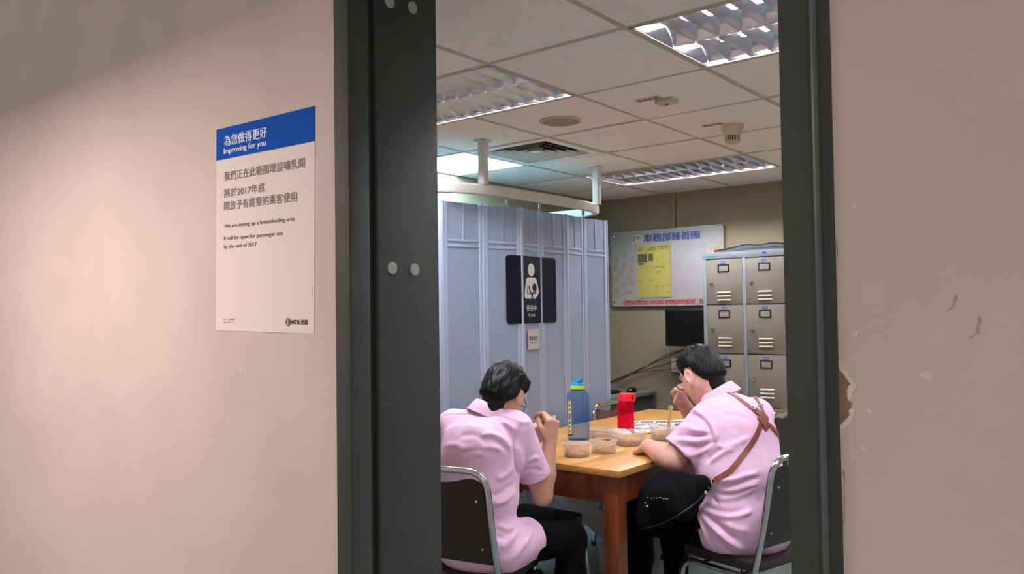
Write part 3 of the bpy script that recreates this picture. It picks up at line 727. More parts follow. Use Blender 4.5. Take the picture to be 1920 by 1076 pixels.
def top_bag():
    # flattened dark bag lying on the locker
    t=thing('flat_bag','dark grey empty bag lying flattened on top of the locker','bag',(-2.25,5.6,1.855))
    nx,ny=26,10; vs=[];fs=[]
    for j in range(ny+1):
        for i in range(nx+1):
            u,v=i/nx,j/ny; x=-.27+.54*u; y=-.12+.24*v
            e=min(1,8*u,8*(1-u))*min(1,5*v,5*(1-v))
            z=.006+e*(.010+.030*math.exp(-((u-.40)/.18)**2)+.026*math.exp(-((u-.72)/.14)**2)+.010*math.sin(9*u+5*v)**2+.018*(u>.9))
            vs.append((x,y+.01*math.sin(7*u),z))
    for j in range(ny):
        for i in range(nx): a=j*(nx+1)+i; fs.append((a,a+1,a+nx+2,a+nx+1))
    n=len(vs); vs += [(x,y,.001) for x,y,z in vs]; fs += [tuple(k+n for k in f[::-1]) for f in fs]
    ring=[i for i in range(nx+1)]+[j*(nx+1)+nx for j in range(1,ny+1)]+[ny*(nx+1)+i for i in range(nx-1,-1,-1)]+[j*(nx+1) for j in range(ny-1,0,-1)]
    for k in range(len(ring)): a,b=ring[k],ring[(k+1)%len(ring)]; fs.append((a,n+a,n+b,b))
    MB().add(vs,fs).build('shell',mat('dark_grey_nylon','#3B4148',.7,var=.2,bump=.3,bscale=60),t)
    MB().tube(spline([(-.27,-.125,.012),(-.12,-.128,.03),(-.03,-.126,.046),(.06,-.128,.036),(.16,-.127,.046),(.26,-.125,.034)],5),.0055,8).build('strap',M_rubber,t)
top_bag()

# ------------------------------------------------------------------ desk corner: monitor, keyboard, mouse, cables
def desk():
    t=thing('desk','grey office desk in the rear corner behind the partition end','desk',(-3.5,5.3,0))
    MB().box(-.262,.262,-.62,.60,.765,.797).build('desk_top',M_desk,t,bevel=.004)
    MB().box(.215,.235,-.58,.57,.30,.765).build('front_panel',mat('desk_panel','#4E504C',.6,var=.08),t,smooth=0)
    for y in (-.595,.575): MB().box(-.24,.25,y-.014,y+.014,0,.765).build('side_panel',mat('desk_panel','#4E504C',.6),t,bevel=.002)
desk()
def monitor():
    t=thing('monitor','black flat monitor on a wall arm under the noticeboard','monitor',(-2.86,5.72,1.31))
    MB().box(-.185,.185,-.02,.025,-.145,.145).build('casing',M_black,t,bevel=.006)
    MB().box(-.170,.170,-.0212,-.0196,-.128,.130).build('screen',M_glassy,t,smooth=0)
    a=MB().box(-.05,.05,.025,.05,-.05,.05); a.build('mount_plate',M_black,t,bevel=.003)
    MB().tube([(0,.05,0),(0,.12,-.03),(0,.17,-.05)],.018,10).build('arm',M_black,t)
    MB().box(-.035,.035,.17,.208,-.36,.06).build('wall_bracket',M_black,t,bevel=.003)
    MB().box(.02,.12,-.005,.02,-.165,-.145).build('port_block',M_black,t,bevel=.002)
monitor()
def keyboard():
    t=thing('keyboard','black keyboard on the grey desk half hidden by the partition','keyboard',(-3.45,5.35,.797))
    MB().box(-.075,.075,-.22,.22,0,.018).build('base',M_black,t,bevel=.004)
    k=MB()
    for r in range(5):
        for c in range(15): k.box(-.066+r*.026,-.066+r*.026+.021,-.208+c*.0277,-.208+c*.0277+.0235,.018,.0245)
    k.build('keys',M_rubber,t,smooth=0)
    s=MB().box(-.13,-.08,-.2,.2,0,.02); s.build('wrist_rest',M_rubber,t,bevel=.008)
keyboard()
def mouse():
    t=thing('mouse','black computer mouse on the desk beside the keyboard','mouse',(-3.34,5.68,.797))
    pr=[];vs=[];fs=[]
    n=16
    rings=[(1.0,0),(1.0,.010),(.92,.022),(.72,.032),(.4,.037),(0,.038)]
    m=MB().lathe([(r*.045,z) for r,z in rings],20,sx=.72,sy=1.35); m.build('shell',M_black,t)
    MB().lathe([(.006,-.003),(.006,.003)],12,(0,.03,.036),(1,0,0)).build('scroll_wheel',M_rubber,t)
mouse()
def socket():
    t=thing('wall_socket','white power socket low on the rear wall behind the right man\'s head','socket',(-3.045,YB-.002,1.005))
    MB().box(-.055,.055,-.028,0,-.055,.055).build('face_plate',M_white,t,bevel=.004)
    MB().box(-.03,.03,-.055,-.028,-.02,.022).build('plug',M_white,t,bevel=.006)
socket()
for lab,pts,r in (
  ('black cable sagging from the monitor bracket to the desk, uppermost',[(-2.93,5.87,1.15),(-3.06,5.885,1.10),(-3.25,5.885,1.02),(-3.45,5.885,.935),(-3.60,5.88,.875),(-3.70,5.84,.82)],.0034),
  ('black cable looping from the monitor casing down to the desk',[(-2.90,5.86,1.17),(-3.00,5.888,1.128),(-3.14,5.888,1.085),(-3.32,5.888,.99),(-3.48,5.888,.91),(-3.66,5.87,.83)],.0028),
  ('dark cable running from the wall socket to the keyboard desk',[(-2.96,5.888,1.09),(-3.0,5.885,1.06),(-3.10,5.89,1.025),(-3.3,5.888,.97),(-3.5,5.888,.905),(-3.68,5.85,.83)],.0026),
  ('thin cable drooping lowest along the rear wall above the desk',[(-3.0,5.89,.99),(-3.15,5.893,.965),(-3.35,5.893,.945),(-3.5,5.89,.90),(-3.6,5.86,.84)],.002)):
    tag(MB().tube(spline(pts,6),r,8).build('cable',M_rubber),lab,'cable')

# ------------------------------------------------------------------ table
TX0,TX1,TY0,TY1,TZ=-2.79,-1.83,2.998,4.98,.77
def table():
    t=thing('dining_table','varnished wooden table with golden top and red-brown legs between the two men','table',((TX0+TX1)/2,(TY0+TY1)/2,0))
    hx,hy=(TX1-TX0)/2,(TY1-TY0)/2
    # two boards side by side, lipped edge
    MB().box(-hx,hx-.2602,-hy,hy,TZ-.030,TZ).build('top_board',M_wood,t,bevel=.004)
    MB().box(hx-.2598,hx,-hy,hy,TZ-.030,TZ).build('top_board',M_wood,t,bevel=.004)
    ap=.125
    for (a,b,c,d) in ((-hx+.05,hx-.05,-hy+.035,-hy+.058),(-hx+.05,hx-.05,hy-.058,hy-.035),(-hx+.035,-hx+.058,-hy+.05,hy-.05),(hx-.058,hx-.035,-hy+.05,hy-.05)):
        MB().box(a,b,c,d,TZ-.03-ap,TZ-.03).build('apron',M_dwood,t,bevel=.002)
    for sx in (-1,1):
        for sy in (-1,1):
            x,y=sx*(hx-.062),sy*(hy-.062)
            MB().box(x-.036,x+.036,y-.036,y+.036,0,TZ-.03).build('leg',M_dwood,t,bevel=.003)
table()
def trestle():
    t=thing('support_frame','grey flat boards meeting in a V beneath the table','support frame',(-2.397,3.9,0))
    MB().obox((-.41,0,.43),(-.0,0,.19),.022,.125,up=(1,0,1)).build('board',M_gwood,t,bevel=.002)
    MB().obox((.33,.03,.63),(-.03,.03,.16),.022,.120,up=(-1,0,1)).build('board',M_gwood,t,bevel=.002)
    MB().box(-.10,.08,-.05,.10,0,.16).build('foot',M_gwood,t,bevel=.004)
trestle()

# ------------------------------------------------------------------ chairs
def make_chair(name,label,loc,rz,panel=None,pad=None):
    panel=panel or M_vinyl; pad=pad or M_vinyl
    t=thing(name,label,'chair',loc,rz)
    bt=[(-.205,-.150,.36),(-.205,-.170,.43),(-.203,-.215,.62),(-.198,-.262,.80)]
    pts=bt[:3]+[(-.200,-.255,.855),(.200,-.255,.855)]+[(-x,y,z) for x,y,z in bt[:3]][::-1]
    path=fillet(pts,.085,7); path=[path[0]]+path[1:]
    MB().tube(path,.0135,12,flat=1.0).build('back_frame',M_chrome,t)
    # backrest: board behind, pad in front, scooped grip along the top
    def slab(y0,y1,name,m,top,inset):
        vs=[];fs=[];nx=16;nz=8
        for j in range(nz+1):
            for i in range(nx+1):
                u=-1+2*i/nx; v=j/nz; x=u*(.190-inset); zt=top-.030*max(0,math.cos(u*1.9))**1.3-.030*abs(u)**7; z=.49+(zt-.49)*v
                yb=-.175-(z-.46)*.218
                vs.append((x,yb+y0,z)); 
        n=len(vs); vs += [(x,y-y0+y1,z) for x,y,z in vs]
        for j in range(nz):
            for i in range(nx):
                a=j*(nx+1)+i; b=a+n; fs.append((a,a+nx+1,a+nx+2,a+1)); fs.append((b,b+1,b+nx+2,b+nx+1))
        ring=[i for i in range(nx+1)]+[j*(nx+1)+nx for j in range(1,nz+1)]+[nz*(nx+1)+i for i in range(nx-1,-1,-1)]+[j*(nx+1) for j in range(nz-1,0,-1)]
        for k in range(len(ring)): a,b=ring[k],ring[(k+1)%len(ring)]; fs.append((a,b,b+n,a+n))
        return MB().add(vs,fs).build(name,m,t,smooth=40)
    slab(-.010,-.004,'back_panel',panel,.835,0); slab(-.003,.022,'back_pad',pad,.825,.008)
    for sx in (-1,1):
        for z in (.55,.74):
            MB().lathe([(.006,0),(.005,.003),(0,.004)],12,(sx*.155,-.186-(z-.46)*.218,z),(0,-1,.2)).build('screw',M_chrome,t)
    s=MB().prism(rrect(.41,.40,.05,5),(0,.03,.385),(1,0,0),(0,1,0),.045).build('seat',pad,t,bevel=.012)
    # side leg hoops
    for sx in (-1,1):
        p=fillet([(sx*.225,.235,.012),(sx*.215,.205,.372),(sx*.212,-.165,.365),(sx*.225,-.245,.012)],.075,7)
        MB().tube(p,.0125,10).build('leg_hoop',M_chrome,t)
        for y in (.235,-.245): MB().lathe([(.016,0),(.016,.022),(.0135,.026)],12,(sx*.225,y,0)).build('foot_cap',M_rubber,t)
    MB().tube([(-.212,.10,.372),(.212,.10,.372)],.010,8).tube([(-.212,-.10,.368),(.212,-.10,.368)],.010,8).build('cross_bar',M_chrome,t)
    return t
make_chair('stacking_chair','chrome-framed dark padded chair under the left man, cut by the door jamb',(-2.252,2.535,0),math.radians(12))
make_chair('stacking_chair','chrome-framed dark padded chair under the right man with the strap',(-1.425,3.42,0),math.radians(76))
make_chair('stacking_chair','chrome chair tucked under the table beyond the left man\'s knees',(-2.545,3.26,0),math.radians(-90))
make_chair('stacking_chair','brown-backed chrome chair tucked in at the table behind the blue bottle',(-2.56,4.50,0),math.radians(-90),M_bvinyl,M_bvinyl)
make_chair('stacking_chair','chair tucked in at the table behind the right man\'s shoulder',(-2.015,4.735,0),math.radians(90))

# ------------------------------------------------------------------ things on the table
def blue_bottle():
    t=thing('water_bottle','tall translucent blue water bottle with turquoise cap and lime band','bottle',(-2.445,3.598,TZ))
    prof=[(.050,0),(.056,.003),(.059,.012),(.0595,.09),(.0585,.10),(.0595,.11),(.0595,.225),(.058,.240),(.050,.254),(.040,.262),(.035,.266),(.035,.272)]
    inner=[(r-.0025,max(z,.004)) for r,z in prof][::-1]
    MB().lathe(prof+inner+[(0,.004)],40).build('body',M_bluep,t,smooth=50)
    MB().lathe([(0,.0045),(.053,.0045),(.0565,.014),(.0567,.088),(0,.088)],32).build('water',M_water,t)
    MB().lathe([(.0375,.268),(.0385,.270),(.0385,.288),(.0375,.290)],32).build('lime_band',M_lime,t)
    MB().lathe([(.0378,.290),(.0383,.296),(.036,.301),(.015,.303),(0,.303)],32).build('cap',M_cap,t)
    # folding spout
    MB().obox((-.030,0,.300),(.020,0,.314),.030,.012).build('spout_lid',M_cap,t,bevel=.005)
    MB().tube([(.004,0,.308),(.016,0,.320),(.028,0,.318)],.010,10).build('spout',M_cap,t)
    MB().lathe([(.034,.262),(.036,.264),(.036,.268),(.034,.269)],32).build('neck_ring',mat('dark_blue_ring','#17406E',.3,var=.05),t)
    # measuring scale printed on the left flank
    def patch(a0,a1,z0,z1,m,name,r=.0600):
        vs=[];fs=[]
        for k in range(5):
            a=a0+(a1-a0)*k/4
            for z in (z0,z1):
                vs.append((r*math.cos(a),r*math.sin(a),z))
        for k in range(4): fs.append((2*k,2*k+2,2*k+3,2*k+1))
        MB().add(vs,fs).build(name,m,t)
    A=math.radians(-104)
    wv=mat('scale_white','#CFCFC4',.5,var=.05); yv=mat('scale_yellow','#CFCB6A',.5,var=.05)
    patch(A-.24,A-.12,.030,.215,yv,'measuring_scale'); patch(A+.10,A+.20,.030,.215,yv,'measuring_scale')
    for k in range(8): patch(A-.12,A+.10,.036+k*.0225,.045+k*.0225,wv,'scale_mark')
    patch(A-.16,A+.20,.122,.140,mat('scale_pink','#A86A8C',.5,var=.05),'scale_mark',.0602); patch(A-.2,A+.25,.030,.040,M_inkd,'scale_mark',.0602)
blue_bottle()
def red_bottle():
    t=thing('water_bottle','shorter translucent red water bottle with red loop cap','bottle',(-2.365,3.950,TZ))
    prof=[(.040,0),(.045,.003),(.0465,.010),(.0465,.155),(.045,.165),(.038,.173),(.034,.176),(.034,.182)]
    inner=[(r-.0025,max(z,.004)) for r,z in prof][::-1]
    MB().lathe(prof+inner+[(0,.004)],36).build('body',M_redp,t,smooth=50)
    MB().lathe([(.036,.178),(.037,.180),(.0375,.212),(.035,.218),(.012,.220),(0,.220)],32).build('cap',M_rcap,t)
    p=[(.030+.0,-.0,.0)]
    r=Vector((.78,.62,0))
    loop=fillet([r*.026+Vector((0,0,.216)),r*.047+Vector((0,0,.214)),r*.052+Vector((0,0,.195)),r*.046+Vector((0,0,.174)),r*.034+Vector((0,0,.176))],.012,4)
    MB().tube(loop,.0065,10,flat=1.6).build('carry_loop',M_rcap,t)
    MB().lathe([(.0475,.0),(.0478,.002)],4).v
    for k in range(7): 
        a=math.radians(-25); z=.03+k*.017
        MB().add([(.0468*math.cos(a+q),.0468*math.sin(a+q),z+h) for q in (0,.12) for h in (0,.0015)],[(0,2,3,1)]).build('scale_mark',mat('scale_pale_red','#F06A86',.5),t,smooth=0)
red_bottle()
def food_mesh(R,h,seed,n,big=.012):
    """heap of bite-sized bits on a filled base"""
    rnd=random.Random(seed); b=MB()
    b.lathe([(0,.004),(R*.93,.004),(R*.99,h*.6),(R*.8,h*.85),(0,h)],20)
    for k in range(n):
        a=rnd.uniform(0,6.28); r=R*.9*math.sqrt(rnd.random()); s=big*rnd.uniform(.6,1.2)
        c=Vector((r*math.cos(a),r*math.sin(a),h*.8+rnd.uniform(-.004,.006)-(r/R)**2*.006))
        q=Matrix.Rotation(rnd.uniform(0,3),3,Vector((rnd.random(),rnd.random(),rnd.random()+.1)).normalized())
        vs=[c+q@Vector((x*s*rnd.uniform(.7,1.1),y*s*.7,z*s*.55)) for x,y,z in ((1,0,0),(-1,0,0),(0,1,0),(0,-1,0),(0,0,1),(0,0,-1))]
        b.add(vs,[(0,2,4),(2,1,4),(1,3,4),(3,0,4),(2,0,5),(1,2,5),(3,1,5),(0,3,5)])
    return b
def tub(label,loc,R,H,food,flabel,fh,seed,sx=1,chili=False,rz=0):
    t=thing('food_tub',label,'food container',loc,rz,'clear takeaway food tubs')
    prof=[(R*.84,0),(R*.87,.002),(R*.97,H-.006),(R*1.0,H-.005),(R*1.03,H-.002),(R*1.03,H),(R*.985,H),(R*.955,H-.006),(R*.855,.003)]
    MB().lathe(prof+[(0,.003)],40,sx=sx).build('bowl',M_tub,t,smooth=50)
    f=food_mesh(R*.86,fh,seed,46)
    if sx!=1: f.v=[(x*sx,y,z) for x,y,z in f.v]
    o=f.build('takeaway_food',food,None,smooth=60); o.location=loc; o.rotation_euler=(0,0,rz); tag(o,flabel,'food',None,'stuff')
    if chili:
        b=MB(); rnd=random.Random(9)
        for k in range(9):
            p=Vector((rnd.uniform(-.012,.012)+.012,rnd.uniform(-.01,.01)+.02,H+rnd.uniform(-.004,.006)-.004)); b.tube([p,p+Vector((rnd.uniform(-.008,.008),rnd.uniform(-.008,.008),.004)),p+Vector((rnd.uniform(-.014,.014),0,0))],.0022,6)
        c=b.build('chilli_pieces',M_chili); c.location=loc; tag(c,'dark red chilli bits heaped on the rim of the tub of yellow vegetables','food',None,'stuff')
tub('round clear tub of browned meat bits, nearest the left man\'s elbow',(-2.185,3.195,TZ),.066,.062,M_food1,'browned bits of meat and noodles in the tub by the left man\'s elbow',.026,1)
tub('round clear tub of yellow vegetables with chilli on its rim',(-2.128,3.345,TZ),.066,.062,M_food2,'yellow vegetables in the tub with chilli on its rim',.028,2,chili=True)
tub('large clear tub of rice in front of the red bottle',(-2.150,3.625,TZ),.084,.066,M_food3,'rice and meat in the large tub in front of the red bottle',.042,3)
tub('clear tub holding chopsticks, by the right man\'s sleeve',(-2.075,3.86,TZ),.080,.066,M_food3,'rice and meat in the tub that holds the chopsticks',.044,4)
tub('nearly empty clear tub behind the yellow vegetables, beside the blue bottle',(-2.37,3.715,TZ),.068,.05,M_food1,'scraps at the bottom of the tub beside the blue bottle',.010,5)
for (a,b,lab) in (((-2.075,3.88,TZ+.012),(-2.056,3.885,TZ+.178),'pale wooden chopstick standing in a tub, left of the pair'),((-2.066,3.885,TZ+.012),(-2.046,3.890,TZ+.176),'pale wooden chopstick standing in a tub, right of the pair')):
    tag(MB().tube([a,b],.0042,6,rs=[.0035,.0055]).build('chopstick',M_stick,smooth=60),lab,'chopstick',)
def newspaper():
    t=thing('newspaper','white newspaper sheet with dark print lying behind the red bottle and tubs','newspaper',(-2.255,4.19,TZ+.001))
    c=math.radians(46); M=Matrix.Rotation(c,4,'Z')
    def surf(u,v):    # u along the long edge, v across
        return Vector((-.20+.40*u, -.14+.28*v, .004+.030*(v**3)*(.6+.6*u)+.006*math.sin(u*6)*v))
    nx,ny=16,10; vs=[];fs=[]
    for j in range(ny+1):
        for i in range(nx+1): vs.append(M@surf(i/nx,j/ny))
    for j in range(ny):
        for i in range(nx): a=j*(nx+1)+i; fs.append((a,a+1,a+nx+2,a+nx+1))
    n=len(vs); vs += [p-Vector((0,0,.0012)) for p in vs]; fs += [tuple(k+n for k in f[::-1]) for f in fs]
    MB().add(vs,fs).build('sheet',M_wpaper,t)
    rnd=random.Random(11); k=MB()
    def quad(u0,u1,v0,v1):
        pts=[M@surf(u,v)+Vector((0,0,.0012)) for u,v in ((u0,v0),(u1,v0),(u1,v1),(u0,v1))]; k.add(pts,[(0,1,2,3)])
    u=.03
    while u<.95:
        w=rnd.uniform(.012,.022)
        if rnd.random()<.86: quad(u,u+w,.86,.95)
        u+=w+.006
    for v in (.78,.72,.66,.52,.46,.40):
        u=.03
        while u<.97:
            w=rnd.uniform(.02,.05)
            if rnd.random()<.7: quad(u,u+w,v,v+.03)
            u+=w+.008
    quad(.45,.62,.62,.70); quad(.70,.84,.66,.76)
    k.build('print',M_inkd,t,smooth=0)['kind']='stuff'
newspaper()
def napkin():
    t=thing('paper_sheet','crumpled white paper lying between the blue and red bottles','paper',(-2.295,3.80,TZ+.002))
    t.rotation_euler=(0,0,math.radians(-38))
    vs=[];fs=[];nx,ny=14,8;rnd=random.Random(4)
    for j in range(ny+1):
        for i in range(nx+1):
            u,v=i/nx,j/ny; vs.append((-.12+.24*u,-.055+.11*v,.004+.024*(1-u)**2*(.4+.6*v)+.004*math.sin(u*9+v*5)+rnd.uniform(-.001,.001)+.005))
    for j in range(ny):
        for i in range(nx): a=j*(nx+1)+i; fs.append((a,a+1,a+nx+2,a+nx+1))
    n=len(vs); vs+=[(x,y,z-.0015) for x,y,z in vs]; fs+=[tuple(k+n for k in f[::-1]) for f in fs]
    MB().add(vs,fs).build('sheet',M_wpaper,t)
napkin()
# ------------------------------------------------------------------ people: smooth distance fields meshed with surface nets
V3=lambda p: np.array(p,dtype=np.float64)
def unit(v): v=V3(v); return v/np.linalg.norm(v)
class Field:
    def __init__(s, lo, hi, h):
        s.lo=V3(lo); s.h=h; s.n=np.ceil((V3(hi)-s.lo)/h).astype(int)+1
        s.f=np.full(tuple(s.n),1.0,np.float32)
    def block(s, lo, hi):
        a=np.maximum(np.floor((V3(lo)-s.lo)/s.h).astype(int),0); b=np.minimum(np.ceil((V3(hi)-s.lo)/s.h).astype(int)+1,s.n)
        if (b<=a).any(): return None
        sl=tuple(slice(i,j) for i,j in zip(a,b))
        ax=[(s.lo[k]+s.h*np.arange(a[k],b[k])).astype(np.float32) for k in range(3)]
        return sl,ax[0][:,None,None],ax[1][None,:,None],ax[2][None,None,:]
    def put(s, sl, d, k, op):
        g=s.f[sl]
        if op=='sub':
            d=-d
            if k>0:
                h=np.clip(.5-.5*(d-g)/k,0,1); s.f[sl]=d*(1-h)+g*h+k*h*(1-h)
            else: s.f[sl]=np.maximum(g,d)
        else:
            if k>0:
                h=np.clip(.5+.5*(d-g)/k,0,1); s.f[sl]=d*(1-h)+g*h-k*h*(1-h)
            else: s.f[sl]=np.minimum(g,d)
    def cone(s,a,b,ra,rb,k=.02,op='add',cap=False,ext=0,flat=None):
        a=V3(a);b=V3(b);pad=max(ra,rb)+k+3*s.h+ext
        B=s.block(np.minimum(a,b)-pad,np.maximum(a,b)+pad)
        if B is None: return s
        sl,X,Y,Z=B; d=b-a; L2=float(d@d); L=math.sqrt(L2)
        px,py,pz=X-a[0],Y-a[1],Z-a[2]
        t=(px*d[0]+py*d[1]+pz*d[2])/L2
        tc=np.clip(t,0,None if cap else 1); tr=np.clip(t,0,1)
        qx,qy,qz=px-tc*d[0],py-tc*d[1],pz-tc*d[2]
        if flat is not None:      # squash along an axis: (axis, factor)
            ax,fa=unit(flat[0]),flat[1]; w=qx*ax[0]+qy*ax[1]+qz*ax[2]; e=(1/fa-1)
            qx=qx+w*e*ax[0];qy=qy+w*e*ax[1];qz=qz+w*e*ax[2]
        D=np.sqrt(qx*qx+qy*qy+qz*qz)-(ra+(rb-ra)*tr)
        if cap: D=np.maximum(D,(t-1)*L)
        s.put(sl,D,k,op); return s
    def ell(s,c,r,R=None,k=.02,op='add'):
        c=V3(c);r=V3(r);R=np.eye(3) if R is None else np.array(R)   # rows: local axes
        ext=np.abs(R.T)@r; B=s.block(c-ext-k-3*s.h,c+ext+k+3*s.h)
        if B is None: return s
        sl,X,Y,Z=B; px,py,pz=X-c[0],Y-c[1],Z-c[2]
        q=[(px*R[i][0]+py*R[i][1]+pz*R[i][2])/r[i] for i in range(3)]
        k0=np.sqrt(q[0]**2+q[1]**2+q[2]**2)+1e-6; k1=np.sqrt((q[0]/r[0])**2+(q[1]/r[1])**2+(q[2]/r[2])**2)+1e-6
        s.put(sl,k0*(k0-1)/k1,k,op); return s
    def cut(s,p,n,k=0):
        """remove the half space in front of plane (p, n)"""
        n=unit(n);sl,X,Y,Z=s.block(s.lo,s.lo+s.h*s.n)
        D=(X-p[0])*n[0]+(Y-p[1])*n[1]+(Z-p[2])*n[2]; s.f=np.maximum(s.f,D.astype(np.float32)); return s
    def mesh(s, smooth=2):
        f=s.f; f[0]=1;f[-1]=1;f[:,0]=1;f[:,-1]=1;f[:,:,0]=1;f[:,:,-1]=1
        ins=f<0; c=np.zeros(tuple(s.n-1),np.uint8)
        N=s.n-1
        for i in (0,1):
            for j in (0,1):
                for k in (0,1): c+=ins[i:i+N[0],j:j+N[1],k:k+N[2]]
        act=np.argwhere((c>0)&(c<8)); idx=np.full(tuple(N),-1,np.int32); idx[tuple(act.T)]=np.arange(len(act))
        cor=[(i,j,k) for i in (0,1) for j in (0,1) for k in (0,1)]
        val={o:f[act[:,0]+o[0],act[:,1]+o[1],act[:,2]+o[2]] for o in cor}
        P=np.zeros((len(act),3));W=np.zeros(len(act))
        for o in cor:
            for ax in range(3):
                if o[ax]: continue
                o2=list(o);o2[ax]=1;o2=tuple(o2); a,b=val[o],val[o2]; m=(a<0)!=(b<0)
                t=np.where(m,a/np.where(m,a-b,1),0); q=np.tile(np.array(o,float),(len(act),1)); q[:,ax]+=t
                P[m]+=q[m];W[m]+=1
        P=P/W[:,None]; vs=s.lo+(act+P)*s.h
        quads=[]
        for ax in range(3):
            o1,o2=[(1,2),(2,0),(0,1)][ax]
            sl0=[slice(1,-1)]*3; sl0[ax]=slice(0,-1); sl1=[slice(1,-1)]*3; sl1[ax]=slice(1,None)
            A=ins[tuple(sl0)];Bq=ins[tuple(sl1)]; e=np.argwhere(A!=Bq)
            if not len(e): continue
            sgn=A[tuple(e.T)]; e=e+1; e[:,ax]-=1
            def cell(d1,d2): q=e.copy(); q[:,o1]-=d1;q[:,o2]-=d2; return idx[q[:,0],q[:,1],q[:,2]]
            Q=np.stack([cell(1,1),cell(0,1),cell(0,0),cell(1,0)],1); Q[~sgn]=Q[~sgn][:,::-1]; quads.append(Q)
        Q=np.concatenate(quads)
        for _ in range(smooth):
            acc=np.zeros_like(vs);cnt=np.zeros(len(vs))
            for k in range(4):
                a,b=Q[:,k],Q[:,(k+1)%4]
                for x in range(3): acc[:,x]+=np.bincount(a,vs[b,x],len(vs))+np.bincount(b,vs[a,x],len(vs))
                cnt+=np.bincount(a,minlength=len(vs))+np.bincount(b,minlength=len(vs))
            vs=vs*.5+.5*acc/np.maximum(cnt,1)[:,None]
        return vs,Q
def normals(vs,Q):
    n=np.cross(vs[Q[:,2]]-vs[Q[:,0]],vs[Q[:,3]]-vs[Q[:,1]]); N=np.zeros_like(vs)
    for k in range(4):
        for x in range(3): N[:,x]+=np.bincount(Q[:,k],n[:,x],len(vs))
    return N/np.maximum(np.linalg.norm(N,axis=1),1e-12)[:,None]
def quadmesh(name,vs,Q,m,parent,origin):
    me=bpy.data.meshes.new(name); vs=vs-V3(origin)
    me.vertices.add(len(vs)); me.vertices.foreach_set('co',vs.ravel()); me.loops.add(Q.size); me.loops.foreach_set('vertex_index',Q.ravel().astype(np.int32))
    me.polygons.add(len(Q)); me.polygons.foreach_set('loop_start',np.arange(0,Q.size,4,dtype=np.int32)); 
    me.polygons.foreach_set('use_smooth',[True]*len(Q)); me.update(calc_edges=True); me.validate(); me.materials.append(m)
    return link(name,me,parent)
_cam=SC.camera.matrix_world.copy()
CR=V3(_cam.col[0][:3]);CU=V3(_cam.col[1][:3]);CF=-V3(_cam.col[2][:3]);C0=V3((0,0,ZC)); FP=1526.2
def ray(u,v): return (u-960)/FP*CR+(538-v)/FP*CU+CF
def at(u,v,d): return C0+d*ray(u,v)
def bvh_of(vs,Q): return BVHTree.FromPolygons([tuple(p) for p in vs],[tuple(int(i) for i in q) for q in Q])
def draped(bvh,pts,n=5,lift=0.0):
    """a smooth line laid on a surface: points are where sight lines from the doorway meet the cloth"""
    P=spline([(u,v,0) for u,v in pts],n); out=[];nor=[]
    for q in P:
        h=bvh.ray_cast(Vector(C0),Vector(ray(q.x,q.y)).normalized())
        if h[0] is not None: out.append(V3(h[0])+V3(h[1])*lift); nor.append(V3(h[1]))
    return out,nor
def fold(vs,N,line,amp,w):
    """raise (or sink) the cloth along a line"""
    if len(line)<2: return
    L=np.array(line); lo=L.min(0)-3*w;hi=L.max(0)+3*w
    m=np.where(((vs>lo)&(vs<hi)).all(1))[0]; 
    if not len(m): return
    amp*=1.35
    d=np.full(len(m),9.0); tt=np.zeros(len(m)); p=vs[m]; K=len(L)-1
    for i in range(K):
        a,b=L[i],L[i+1];ab=b-a; t=np.clip(((p-a)@ab)/max(ab@ab,1e-9),0,1); q=np.linalg.norm(p-(a+t[:,None]*ab),axis=1)
        z=q<d; d[z]=q[z]; tt[z]=(i+t[z])/K
    taper=np.clip(np.sin(np.pi*np.clip(tt,.02,.98))*1.6,0,1)
    vs[m]+=N[m]*(amp*np.exp(-(d/w)**2)*taper)[:,None]
def sines(seed,P,freq,n=7):
    r=np.random.RandomState(seed); out=0
    for i in range(n):
        k=r.normal(size=3)*freq; out=out+np.sin(P[0]*k[0]+P[1]*k[1]+P[2]*k[2]+r.rand()*6.28)
    return out/n
